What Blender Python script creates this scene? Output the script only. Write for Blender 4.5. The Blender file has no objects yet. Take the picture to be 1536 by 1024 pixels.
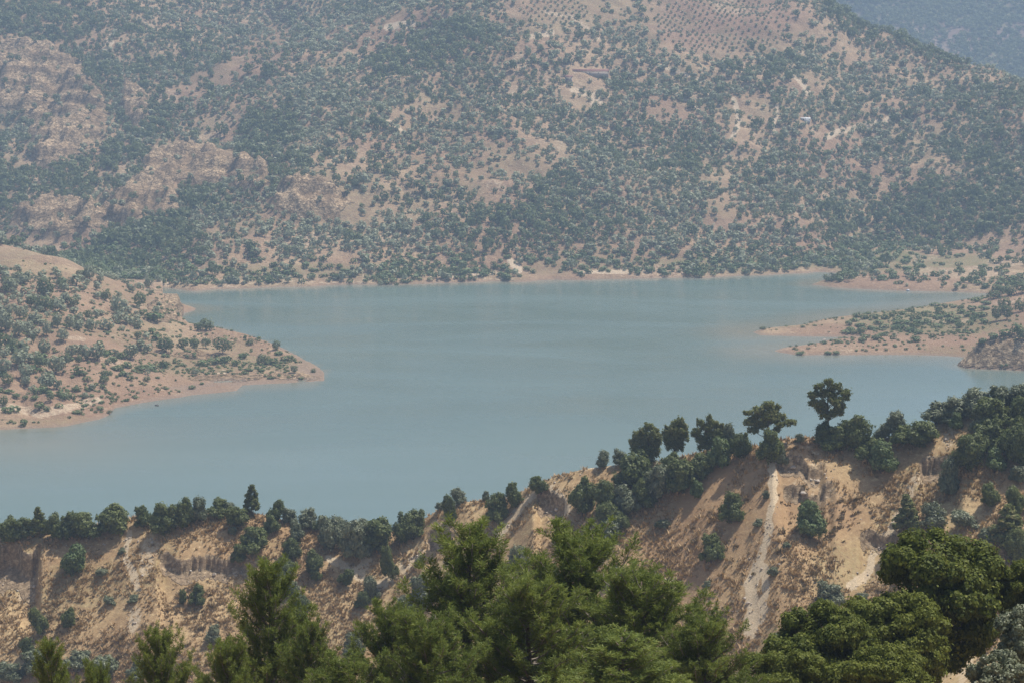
import bpy, math
import numpy as np
from mathutils import Vector
R = math.radians
sc = bpy.context.scene
COL = sc.collection
rng = np.random.default_rng(7)

# ------------------------------------------------------------------ camera model (metres, water surface at z = 0)
FP, CX, CY = 3327.0, 768.0, 512.0
CAMZ = 200.0
PITCH = math.atan(462 / FP)
SP, CP = math.sin(PITCH), math.cos(PITCH)

def ray(px, py):
    u = (np.asarray(px, float) - CX) / FP
    v = (CY - np.asarray(py, float)) / FP
    dy = CP + v * SP
    return u / dy, (-SP + v * CP) / dy          # x and z per metre of y

def on_plane(px, py, z=0.0):
    a, b = ray(px, py)
    y = (z - CAMZ) / b
    return a * y, y

def at_depth(px, py, D):
    a, b = ray(px, py)
    return a * D, D, CAMZ + b * D

def proj(x, y, z):
    y = np.maximum(y, 1.0)
    dz = z - CAMZ
    f = y * CP - dz * SP
    f = np.maximum(f, 1.0)
    v = (y * SP + dz * CP) / f
    return CX + FP * x / f, CY - FP * v

# ------------------------------------------------------------------ noise
def _hash(ix, iy, seed):
    h = (ix.astype(np.int64) * 374761393 + iy.astype(np.int64) * 668265263 + seed * 1442695041) & 0xffffffff
    h = ((h ^ (h >> 13)) * 1274126177) & 0xffffffff
    h = ((h ^ (h >> 16)) * 2246822519) & 0xffffffff
    h = h ^ (h >> 15)
    return (h & 0xffffff) / float(0xffffff) * 2 - 1

def vn(x, y, seed=0):
    xi, yi = np.floor(x), np.floor(y)
    fx, fy = x - xi, y - yi
    fx = fx * fx * fx * (fx * (fx * 6 - 15) + 10)
    fy = fy * fy * fy * (fy * (fy * 6 - 15) + 10)
    a, b = _hash(xi, yi, seed), _hash(xi + 1, yi, seed)
    c, d = _hash(xi, yi + 1, seed), _hash(xi + 1, yi + 1, seed)
    return (a + (b - a) * fx) * (1 - fy) + (c + (d - c) * fx) * fy

def fbm(x, y, wl, octs=4, seed=0, gain=0.5):
    s, amp, tot = 0.0, 1.0, 0.0
    for o in range(octs):
        f = 2.03 ** o / wl
        s = s + amp * vn(x * f + 13.7 * o, y * f - 7.1 * o, seed + o)
        tot += amp; amp *= gain
    return s / tot

def ridged(x, y, wl, octs=3, seed=0):
    s, amp, tot = 0.0, 1.0, 0.0
    for o in range(octs):
        f = 2.1 ** o / wl
        s = s + amp * (1 - 2 * np.abs(vn(x * f + 3.1 * o, y * f + 9.2 * o, seed + o)))
        tot += amp; amp *= 0.5
    return s / tot

def sstep(a, b, x):
    t = np.clip((x - a) / (b - a), 0, 1)
    return t * t * (3 - 2 * t)

def smax(a, b, k):
    h = np.clip(0.5 + 0.5 * (a - b) / k, 0, 1)
    return b + (a - b) * h + k * h * (1 - h)

def smin(a, b, k):
    return -smax(-a, -b, k)

def sdf(poly, x, y):                              # signed distance, positive inside
    P = np.asarray(poly, float)
    d = np.full(x.shape, 1e18)
    inside = np.zeros(x.shape, bool)
    n = len(P)
    for i in range(n):
        ax, ay = P[i]; bx, by = P[(i + 1) % n]
        ex, ey = bx - ax, by - ay
        L = ex * ex + ey * ey + 1e-9
        t = np.clip(((x - ax) * ex + (y - ay) * ey) / L, 0, 1)
        qx, qy = x - ax - t * ex, y - ay - t * ey
        d = np.minimum(d, qx * qx + qy * qy)
        c = ((ay > y) != (by > y)) & (x < ex * (y - ay) / (ey + (1e-12 if abs(ey) < 1e-12 else 0)) + ax)
        inside ^= c
    return np.where(inside, 1, -1) * np.sqrt(d)

def ell(px, py, L):                               # soft union of ellipses, in 0..1
    m = np.zeros(np.broadcast(px, py).shape)
    for e in L:
        cx, cy, rx, ry = e[:4]
        w = e[4] if len(e) > 4 else 1.0
        a = R(e[5]) if len(e) > 5 else 0.0
        dx, dy = px - cx, py - cy
        qx = (dx * math.cos(a) + dy * math.sin(a)) / rx
        qy = (-dx * math.sin(a) + dy * math.cos(a)) / ry
        m = np.maximum(m, w * sstep(1.35, 0.7, np.sqrt(qx * qx + qy * qy)))
    return m

def lines(px, py, L):
    m = np.zeros(np.broadcast(px, py).shape)
    for w, st, pts in L:
        d = np.full(m.shape, 1e9)
        for (ax, ay), (bx, by) in zip(pts[:-1], pts[1:]):
            ex, ey = bx - ax, by - ay
            t = np.clip(((px - ax) * ex + (py - ay) * ey) / (ex * ex + ey * ey + 1e-9), 0, 1)
            d = np.minimum(d, np.hypot(px - ax - t * ex, py - ay - t * ey))
        m = np.maximum(m, st * sstep(w, w * 0.35, d))
    return m

# ------------------------------------------------------------------ terrain
# near ridge crest: picture column, picture row, distance
CREST = [(-700, 830, 575), (-250, 812, 566), (-60, 806, 562), (0, 800, 561), (60, 797, 559), (110, 793, 558), (170, 783, 557), (210, 774, 556), (260, 772, 555),
         (330, 768, 554), (375, 768, 553), (410, 776, 552), (470, 792, 550), (520, 800, 548), (570, 800, 547), (620, 788, 546), (660, 762, 544),
         (700, 752, 540), (735, 750, 538), (770, 745, 535), (800, 726, 533), (840, 712, 531), (880, 702, 529), (920, 697, 526), (960, 694, 524), (1000, 690, 522),
         (1030, 683, 520), (1060, 677, 517), (1100, 672, 514), (1140, 668, 510), (1170, 660, 508), (1200, 655, 507), (1240, 660, 506), (1280, 665, 505),
         (1320, 660, 504), (1360, 648, 504), (1410, 634, 503), (1450, 618, 503), (1500, 606, 502), (1536, 600, 502), (1700, 585, 504), (2300, 560, 510)]
_c = np.array([at_depth(*p) for p in CREST])
_ct, _cd, _cz = _c[:, 0] / _c[:, 1], _c[:, 1], _c[:, 2]

LEFT = [(-900, 700, 250, 1500), (-500, 672, 300, 1480), (-250, 655, 340, 1480), (0, 645, 386, 1480), (60, 642, 391, 1488), (100, 639, 398, 1492), (150, 628, 412, 1500), (164, 622, 416, 1502),
        (172, 612, 419, 1504), (215, 603, 440, 1500), (250, 598, 452, 1500), (268, 596, 470, 1470), (285, 593, 484, 1455), (330, 588, 490, 1440), (355, 585, 497, 1428),
        (364, 577, 499, 1422), (400, 575, 510, 1400), (430, 574, 526, 1370), (460, 572, 546, 1330), (480, 571, 560, 1305), (487, 570, 569, 1287)]
_l = []
for p in LEFT:
    x0, y0 = on_plane(p[0], p[1])
    a = at_depth(p[0], p[2], p[3])
    _l.append((x0 / y0, y0, p[3], a[2]))
_l = np.array(_l)

def P0(L): return [tuple(float(q) for q in on_plane(*p)) for p in L]
FAR_POLY = P0([(288, 437), (330, 434), (370, 433), (420, 431), (470, 431), (500, 428), (570, 427), (640, 425), (700, 424), (740, 422), (775, 424), (830, 419), (870, 419), (900, 418), (960, 417),
               (1000, 416), (1050, 416), (1100, 414), (1150, 412), (1200, 410), (1230, 408), (1262, 410), (1262, 414), (1240, 420), (1222, 427),
               (1250, 431), (1300, 434), (1350, 436), (1400, 437), (1440, 438), (1480, 440)]) + [(480, 1690), (1200, 1600), (4500, 1600), (4500, 6500), (-4500, 6500), (-4500, 1900)] + P0([(-150, 370), (60, 395), (180, 418), (250, 432)])
SPIT_POLY = P0([(1125, 498), (1150, 492), (1200, 488), (1235, 479), (1270, 474), (1330, 468), (1380, 461), (1430, 452), (1470, 446)]) + [(480, 1650), (1200, 1560), (1200, 1330)] + \
    P0([(1536, 541), (1440, 535), (1420, 533), (1360, 532), (1300, 532), (1240, 532), (1200, 532), (1172, 528), (1164, 526), (1180, 521), (1215, 517), (1245, 510), (1290, 506), (1250, 505), (1190, 504), (1140, 503)])
BANK_POLY = P0([(1430, 547), (1446, 552), (1480, 554), (1536, 556)]) + [(420, 1300), (900, 1200), (900, 1420), (420, 1400)] + P0([(1500, 538), (1460, 541)])

# far hill skyline on the right: column, row, distance
SKY = [(-600, -500, 3000), (900, -330, 2950), (1050, -200, 2800), (1150, -90, 2700), (1240, 2, 2610), (1290, 34, 2570), (1340, 52, 2540), (1380, 72, 2510), (1440, 92, 2470),
       (1500, 106, 2430), (1536, 124, 2400), (1650, 170, 2330), (2000, 230, 2250), (2600, 260, 2250)]
_s = np.array([at_depth(*p) for p in SKY])
_st, _sd, _sz = _s[:, 0] / _s[:, 1], _s[:, 1], _s[:, 2]

FAR_ROCK = [(62, 130, 80, 55, 1, 30), (100, 180, 60, 55), (25, 120, 34, 55), (75, 232, 26, 22), (206, 165, 20, 28), (285, 258, 66, 26, 1, -8), (230, 300, 40, 24), (375, 265, 30, 22), (465, 305, 56, 26),
            (90, 332, 70, 24), (185, 320, 30, 22), (300, 240, 30, 16)]

CLIFFS = [  # on the ridge face: column range, row of the top edge, height of the step
    (-30, 58, 822, 5.5), (240, 395, 836, 2.6), (1165, 1235, 692, 2.2), (1175, 1250, 722, 1.8), (805, 848, 738, 3.0), (640, 680, 800, 2.5), (1290, 1345, 800, 2.0), (1380, 1440, 690, 2.5)]

def hump(t):                                      # spurs and gullies of the ridge face
    px = CX + FP * t
    return (7 * np.exp(-((px - 1190) / 60) ** 2) - 6 * np.exp(-((px - 1010) / 60) ** 2) + 5 * np.exp(-((px - 820) / 42) ** 2) - 6 * np.exp(-((px - 730) / 35) ** 2)
            - 5 * np.exp(-((px - 460) / 50) ** 2) + 5 * np.exp(-((px - 280) / 80) ** 2) - 5 * np.exp(-((px - 1330) / 45) ** 2) + 6 * np.exp(-((px - 1440) / 50) ** 2)
            + 4 * np.exp(-((px - 640) / 40) ** 2) - 4 * np.exp(-((px - 130) / 40) ** 2))

def z_ridge(x, y):
    yy = np.maximum(y, 120.0)
    t = x / yy
    Dc = np.interp(t, _ct, _cd); zc = np.interp(t, _ct, _cz)
    s = y - Dc
    front = np.maximum(-s, 0)
    n1 = fbm(x, y, 42, 5, 11); n2 = fbm(x, y, 9, 4, 21)
    q = front - 0.36 * hump(t) * sstep(0, 30, front)
    q = np.maximum(q, 0)
    drop = 0.63 * q - 2.4 * (1 - np.exp(-q / 8.0))
    drop = np.where(q > 60, 0.63 * 60 - 2.4 + 0.40 * (q - 60), drop)
    zf = zc - drop + n1 * 1.5 * sstep(1, 26, front) + n2 * 0.4 * sstep(0.5, 5, front)
    back = np.maximum(s, 0)
    zb = zc - 0.52 * back - 0.004 * back ** 1.5 * 0 + n1 * 2 * sstep(6, 40, back)
    # rills running down the face
    rill = ridged(x * 1.0, y * 0.22 + 50, 15, 3, 31)
    zf = zf - 0.38 * np.maximum(rill, 0) ** 2 * sstep(2, 14, front)
    z = np.where(s < 0, zf, zb)
    return z, t, s

def z_near(x, y):
    sl = 198.2 - 0.345 * np.maximum(y, -30) + np.minimum(y, 0) * 0.0
    right = 15.0 * sstep(18, 48, x) * sstep(60, 130, y) * sstep(300, 190, y)
    return sl + right + fbm(x, y, 60, 4, 41) * 3 * sstep(20, 90, y) + fbm(x, y, 8, 3, 45) * 0.5

def terrain(x, y):
    """Height plus the masks rock, pale (bare earth), green at points x, y."""
    x = np.asarray(x, float); y = np.asarray(y, float)
    z = np.full(x.shape, -8.0)
    rock = np.zeros(x.shape); pale = np.zeros(x.shape); green = np.zeros(x.shape); red = np.zeros(x.shape)
    # ---- near slope and ridge
    m = y < 1050
    if m.any():
        X, Y = x[m], y[m]
        zr, t, s = z_ridge(X, Y)
        zn = z_near(X, Y)
        px, py = proj(X, Y, zr)
        for a, b, row, h in CLIFFS:
            side = sstep(a - 6, a + 8, px) * sstep(b + 6, b - 8, px)
            rr = row + 9 * vn(px / 21.0, px * 0, 5) + 3.0 * vn(px / 3.4, px * 0, 8)
            below = sstep(rr - 1.0, rr + 6.5, py) * (s < 0)
            fade = sstep(rr + 150, rr + 40, py)
            zr = zr - h * side * below * fade
            rock[m] = np.maximum(rock[m], side * sstep(rr - 5, rr + 2, py) * sstep(rr + h * 9, rr + h * 6, py) * (s < 0))
        z[m] = np.maximum(smax(zr, zn, 4.0), -8)
    # ---- lake bed and far shores
    m = (y > 1000) & (y < 3400)
    if m.any():
        X, Y = x[m], y[m]
        wob = fbm(X, Y, 70, 4, 51) * 7 + fbm(X, Y, 16, 3, 55) * 2.2
        n1 = fbm(X, Y, 240, 5, 61); n2 = fbm(X, Y, 45, 4, 66); rg = ridged(X, Y, 300, 3, 71); n3 = fbm(X, Y, 14, 3, 77)
        t = X / Y
        px0 = CX + FP * t
        d = sdf(FAR_POLY, X, Y) + wob * sstep(1250, 1180, px0) + wob * 0.4
        flat = sstep(1180, 1300, px0)
        d0 = 22 + 165 * flat
        dd = np.maximum(d - d0, 0)
        sl = 0.335 + 0.02 * n1 + 0.03 * sstep(600, 100, px0) + 0.05 * flat
        zh = np.where(d > 0, 4.0 * (1 - np.exp(-np.maximum(d, 0) / 9)) + 0.06 * np.minimum(np.maximum(d, 0), d0) * (1 - 0.6 * flat), np.maximum(d * 0.25, -8)) + sl * dd
        zh = zh + sstep(20, 220, dd) * (rg * 16 + n1 * 14) + sstep(0, 80, dd) * (n2 * 4.5 + n3 * 1.0) + sstep(0, 14, d) * (n2 * 1.2 + n3 * .5)
        Ds = np.interp(t, _st, _sd); zs = np.interp(t, _st, _sz)
        cap = np.where(Y < Ds, zs - 0.05 * (Ds - Y), zs - 0.55 * (Y - Ds)) + n2 * 2.0
        zh = smin(zh, cap, 9.0)
        px, py = proj(X, Y, zh)
        rk = ell(px + 15 * n2 + 8 * n3, py + 13 * n2 + 8 * n3, FAR_ROCK) * (d > 0)
        st = (zh + 5 * n2) / 15.0
        ter = 15.0 * (np.floor(st) + sstep(0.55, 1.0, st - np.floor(st))) - 5 * n2
        gul = ridged(X, Y * 0.3, 34, 3, 82)
        zh = zh + rk * (0.75 * (ter - zh) + n3 * 2.5 + 9 * gul + 11)
        rock[m] = np.maximum(rock[m], rk)
        # left bank
        Dn = np.interp(t, _l[:, 0], _l[:, 1]); Dk = np.interp(t, _l[:, 0], _l[:, 2]); zk = np.interp(t, _l[:, 0], _l[:, 3])
        Yw = Y + wob * 0.55
        tip = on_plane(488, 570)
        w = (Yw - Dn) / np.maximum(Dk - Dn, 1)
        front = zk * np.clip(w, 0, 1) ** 0.85
        Df = Dk + np.where(px0 < 262, 240, 26 + 70 * sstep(480, 300, px0))
        vb = np.where(px0 < 240, 8.0, -8.0)
        wb = np.clip((Yw - Dk) / (Df - Dk), 0, 1)
        backz = zk + (vb - zk) * wb
        zl = np.where(w < 0, np.maximum((Yw - Dn) * 0.2, -8), np.where(Yw < Dk, front, backz))
        bank = sstep(0, .12, w) * sstep(1.0, .75, wb)
        gl = ridged(X + .5 * Y, (Y - .5 * X) * .5, 80, 3, 84)
        zl = zl + bank * (n2 * 3.2 + n3 * 0.8 - 5.5 * np.maximum(gl, 0) ** 2) * np.clip(zk / 14, 0.3, 1.4)
        zl = np.where((w > .04) & (wb < .75), np.maximum(zl, .45 + .3 * n3), zl)
        zl = np.where(t > _l[-1, 0], -8.0, zl)
        for mpx_, mpy_, md, sx_, sy_ in ((-70, 338, 1730, 120, 75), (60, 362, 1640, 60, 55), (175, 400, 1600, 50, 50)):
            ax, ay, az = at_depth(mpx_, mpy_, md)
            zl = np.maximum(zl, az * np.exp(-((X - ax) / sx_) ** 2 - ((Y - ay) / sy_) ** 2) + n2 * 3.5 - 10.0)
        pxl, pyl = proj(X, Y, zl)
        rl = ell(pxl + 5 * n3, pyl + 4 * n3, [(248, 466, 26, 15), (290, 532, 32, 7), (345, 566, 60, 5, 0.9), (440, 566, 40, 4, .7)]) * (zl > 0)
        zl = zl + rl * (2.2 * n3 + 2.2 * gul)
        # headland wall behind the promontory
        hx, hy, _z = at_depth(252, 470, 1560)
        hw = sstep(196, 210, px0) * sstep(273, 262, px0 + 4 * n3 + 3 * gul) * sstep(hy - 12, hy - 4, Y + 2.5 * n3 + 2 * gul) * sstep(hy + 90, hy + 30, Y)
        zl = np.maximum(zl, np.where(hw > .02, hw * (14.5 + n2) - 1, -8))
        rock[m] = np.maximum(rock[m], np.where(zl > zh, np.maximum(rl, ((hw > .05) & ((Y < hy + 1) | (hw < .9))) * .9), 0))
        # right spits
        dsp = sdf(SPIT_POLY, X, Y) + wob * 0.35
        zsp = np.where(dsp > 0, 2.3 * (1 - np.exp(-np.maximum(dsp, 0) / 9)) + 0.045 * np.maximum(dsp, 0) + sstep(0, 15, dsp) * (n2 * 1.3 + n3 * 0.4), np.maximum(dsp * 0.12, -8))
        zsp = zsp + 14 * sstep(300, 420, X) * sstep(5, 60, dsp)
        # right cliff bank
        db = sdf(BANK_POLY, X, Y) + wob * 0.4
        zb = np.where(db > 0, np.minimum(1.25 * db, 10 + 0.36 * db) * sstep(-5, 30, X - 255) + 1.0, np.maximum(db * .5, -8)) + sstep(0, 6, db) * (n2 * 2.5 + 2.4 * gul + n3)
        zb = smin(zb, 27 + n2 * 2, 4)
        rock[m] = np.maximum(rock[m], ((zb > 0) & (zb > zsp)) * sstep(27, 15, db))
        zz = np.maximum(np.maximum(smax(zh, zl, 2.0), zsp), zb)
        z[m] = np.maximum(z[m], np.maximum(zz, -8))
        far_d = np.maximum(np.maximum(d, dsp), np.where(zl > 0, zl * 4, 0))
    # ---- far mountain
    m = y >= 3400
    if m.any():
        X, Y = x[m], y[m]
        n1 = fbm(X, Y, 900, 5, 91); rg = ridged(X, Y, 1100, 4, 95); n2 = fbm(X, Y, 130, 4, 99)
        z[m] = np.minimum(-6 + 0.27 * np.maximum(Y - 3900, 0) + sstep(3900, 4800, Y) * (rg * 75 + n1 * 70 + n2 * 12), 640 + 20 * n1)
    return z, rock

# far patch hangs down behind the skyline; join it to the mountain foot
def height(x, y):
    return terrain(np.atleast_1d(np.asarray(x, float)), np.atleast_1d(np.asarray(y, float)))[0]

def hit(px, py, d0, d1, n=900):
    """First point of the ground that the picture point (px, py) looks at between distances d0 and d1."""
    a, b = ray(px, py)
    ys = np.linspace(d0, d1, n)
    for _ in range(2):
        dz = CAMZ + b * ys - height(a * ys, ys)
        k = np.nonzero(dz < 0)[0]
        if len(k) == 0:
            i = int(np.argmin(dz)); y = ys[i]
            return float(a * y), float(y), float(height(a * y, y)[0])
        i = max(int(k[0]), 1)
        ys = np.linspace(ys[i - 1], ys[i], 40)
    y = float(ys[20])
    return float(a * y), y, float(height(a * y, y)[0])

# ------------------------------------------------------------------ mesh helpers
def mesh(name, V, faces, mat, smooth=False, attrs=None, mat_idx=None):
    """faces: list of (n,k) index arrays"""
    me = bpy.data.meshes.new(name)
    V = np.asarray(V, np.float32)
    me.vertices.add(len(V)); me.vertices.foreach_set('co', V.ravel())
    loops = np.concatenate([f.ravel() for f in faces]).astype(np.int32)
    tot = np.concatenate([np.full(len(f), f.shape[1]) for f in faces])
    start = np.concatenate([[0], np.cumsum(tot)[:-1]]).astype(np.int32)
    me.loops.add(len(loops)); me.loops.foreach_set('vertex_index', loops)
    me.polygons.add(len(tot)); me.polygons.foreach_set('loop_start', start)
    if smooth: me.polygons.foreach_set('use_smooth', np.ones(len(tot), bool))
    if mat_idx is not None: me.polygons.foreach_set('material_index', np.asarray(mat_idx, np.int32))
    me.update(calc_edges=True)
    for k, v in (attrs or {}).items():
        a = me.attributes.new(k, 'FLOAT', 'POINT'); a.data.foreach_set('value', np.asarray(v, np.float32))
    for mm in (mat if isinstance(mat, (list, tuple)) else [mat]): me.materials.append(mm)
    return me

def obj(name, me, parent=None, **props):
    o = bpy.data.objects.new(name, me); COL.objects.link(o)
    if parent: o.parent = parent
    for k, v in props.items(): o[k] = v
    return o

def join(parts):
    """parts: list of (V, [faces...]) -> V, faces list, part index of every face"""
    Vs, Fs, ids, off = [], {}, {}, 0
    for i, (V, F) in enumerate(parts):
        Vs.append(V)
        for f in F:
            if len(f): Fs.setdefault(f.shape[1], []).append(f + off); ids.setdefault(f.shape[1], []).append(np.full(len(f), i))
        off += len(V)
    ks = sorted(Fs)
    return np.concatenate(Vs), [np.concatenate(Fs[k]) for k in ks], np.concatenate([np.concatenate(ids[k]) for k in ks])

def tube(pts, rad, n=6):
    pts = np.asarray(pts, float); m = len(pts)
    rad = np.asarray(rad, float)
    T = np.gradient(pts, axis=0); T /= np.linalg.norm(T, axis=1, keepdims=True) + 1e-9
    ref = np.array([1.0, 0.13, 0.07]) if abs(T[0][0]) < .8 else np.array([0.1, 1.0, 0.05])
    A = np.cross(T, ref); A /= np.linalg.norm(A, axis=1, keepdims=True) + 1e-9
    B = np.cross(T, A)
    th = np.arange(n) / n * 2 * math.pi
    V = pts[:, None] + rad[:, None, None] * (A[:, None] * np.cos(th)[None, :, None] + B[:, None] * np.sin(th)[None, :, None])
    i = np.arange(m - 1)[:, None] * n; j = np.arange(n)[None]; k = (j + 1) % n
    F = np.stack([i + j, i + k, i + n + k, i + n + j], -1).reshape(-1, 4)
    cap = np.array([[(m - 1) * n + q for q in range(n)]])
    return V.reshape(-1, 3), [F, cap]

def rnd_dir(g, n):
    v = g.normal(size=(n, 3)); return v / np.linalg.norm(v, axis=1, keepdims=True)

def leaves(blobs, n, size, g, inner=0.62, rough=0.9, aspect=1.35, bottom=None, lumpy=1.0, tail=.12):
    """A cloud of leaf faces filling the shells of ellipsoids (x,y,z,rx,ry,rz)."""
    B = np.asarray(blobs, float)
    w = (B[:, 3] * B[:, 4] + B[:, 3] * B[:, 5] + B[:, 4] * B[:, 5]); w = w / w.sum()
    k = g.choice(len(B), n, p=w)
    d = rnd_dir(g, n)
    lump = 1 + lumpy * (0.16 * np.sin(d[:, 0] * 5 + k * 1.7) * np.sin(d[:, 1] * 5.5 + k) + 0.12 * np.sin(d[:, 2] * 7 + k * 2.3 + d[:, 0] * 4))
    r = (inner + (1 - inner) * g.random(n) ** 0.6 + np.where(g.random(n) < tail, g.exponential(.12, n), 0)) * lump
    C = B[k, :3] + d * B[k, 3:6] * r[:, None]
    keep = np.ones(n, bool)
    for i in range(len(B)):                        # thin out what is buried deep inside other blobs
        q = (((C - B[i, :3]) / B[i, 3:6]) ** 2).sum(1)
        keep &= ~((q < 0.3) & (k != i))
    if bottom is not None: keep &= C[:, 2] > bottom
    C, d = C[keep], d[keep]; n = len(C)
    N = d * 1.0 + rough * rnd_dir(g, n) + np.array([0, 0, .25]); N /= np.linalg.norm(N, axis=1, keepdims=True)
    A = np.cross(N, rnd_dir(g, n)); A /= np.linalg.norm(A, axis=1, keepdims=True) + 1e-9
    Bt = np.cross(N, A)
    s = size * (0.6 + 0.8 * g.random(n))[:, None]
    V = np.stack([C - A * s * aspect * .5, C + Bt * s * .5 - A * s * .08, C + A * s * aspect * .5, C - Bt * s * .5 + A * s * .05], 1).reshape(-1, 3)
    F = np.arange(n * 4).reshape(-1, 4)
    return V, [F]

# ------------------------------------------------------------------ materials
def newmat(name):
    m = bpy.data.materials.new(name); m.use_nodes = True
    nt = m.node_tree; nt.nodes.clear()
    return m, nt, nt.nodes, nt.links

def N(nt, typ, **kw):
    n = nt.nodes.new(typ)
    for k, v in kw.items():
        if k.startswith('i_'):
            key = k[2:]; key = int(key) if key.isdigit() else key.replace('_', ' ')
            n.inputs[key].default_value = v
        else: setattr(n, k, v)
    return n

def mixc(nt, fac, a, b, blend='MIX'):
    n = nt.nodes.new('ShaderNodeMix'); n.data_type = 'RGBA'; n.blend_type = blend
    for sock, v in ((n.inputs[0], fac), (n.inputs[6], a), (n.inputs[7], b)):
        if isinstance(v, bpy.types.NodeSocket): nt.links.new(v, sock)
        elif isinstance(v, (tuple, list)): sock.default_value = (*v, 1)
        else: sock.default_value = v
    return n.outputs[2]

def math_(nt, op, a, b=None, clamp=False):
    n = nt.nodes.new('ShaderNodeMath'); n.operation = op; n.use_clamp = clamp
    for i, v in enumerate((a, b)):
        if v is None: continue
        if isinstance(v, bpy.types.NodeSocket): nt.links.new(v, n.inputs[i])
        else: n.inputs[i].default_value = v
    return n.outputs[0]

def remap(nt, v, a, b, c=0.0, d=1.0, smooth=True):
    n = nt.nodes.new('ShaderNodeMapRange'); n.interpolation_type = 'SMOOTHSTEP' if smooth else 'LINEAR'
    nt.links.new(v, n.inputs[0])
    for i, q in enumerate((a, b, c, d)): n.inputs[i + 1].default_value = q
    return n.outputs[0]

def noise(nt, vec, scale, detail=4, rough=.55, dist=0.0):
    n = nt.nodes.new('ShaderNodeTexNoise'); n.inputs['Scale'].default_value = scale
    n.inputs['Detail'].default_value = detail; n.inputs['Roughness'].default_value = rough; n.inputs['Distortion'].default_value = dist
    nt.links.new(vec, n.inputs['Vector']); return n.outputs['Fac']

def attr(nt, name):
    n = nt.nodes.new('ShaderNodeAttribute'); n.attribute_name = name; return n.outputs['Fac']

def mapping(nt, vec, scale, rot=(0, 0, 0)):
    n = nt.nodes.new('ShaderNodeMapping'); n.inputs['Scale'].default_value = scale; n.inputs['Rotation'].default_value = rot
    nt.links.new(vec, n.inputs['Vector']); return n.outputs[0]

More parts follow.
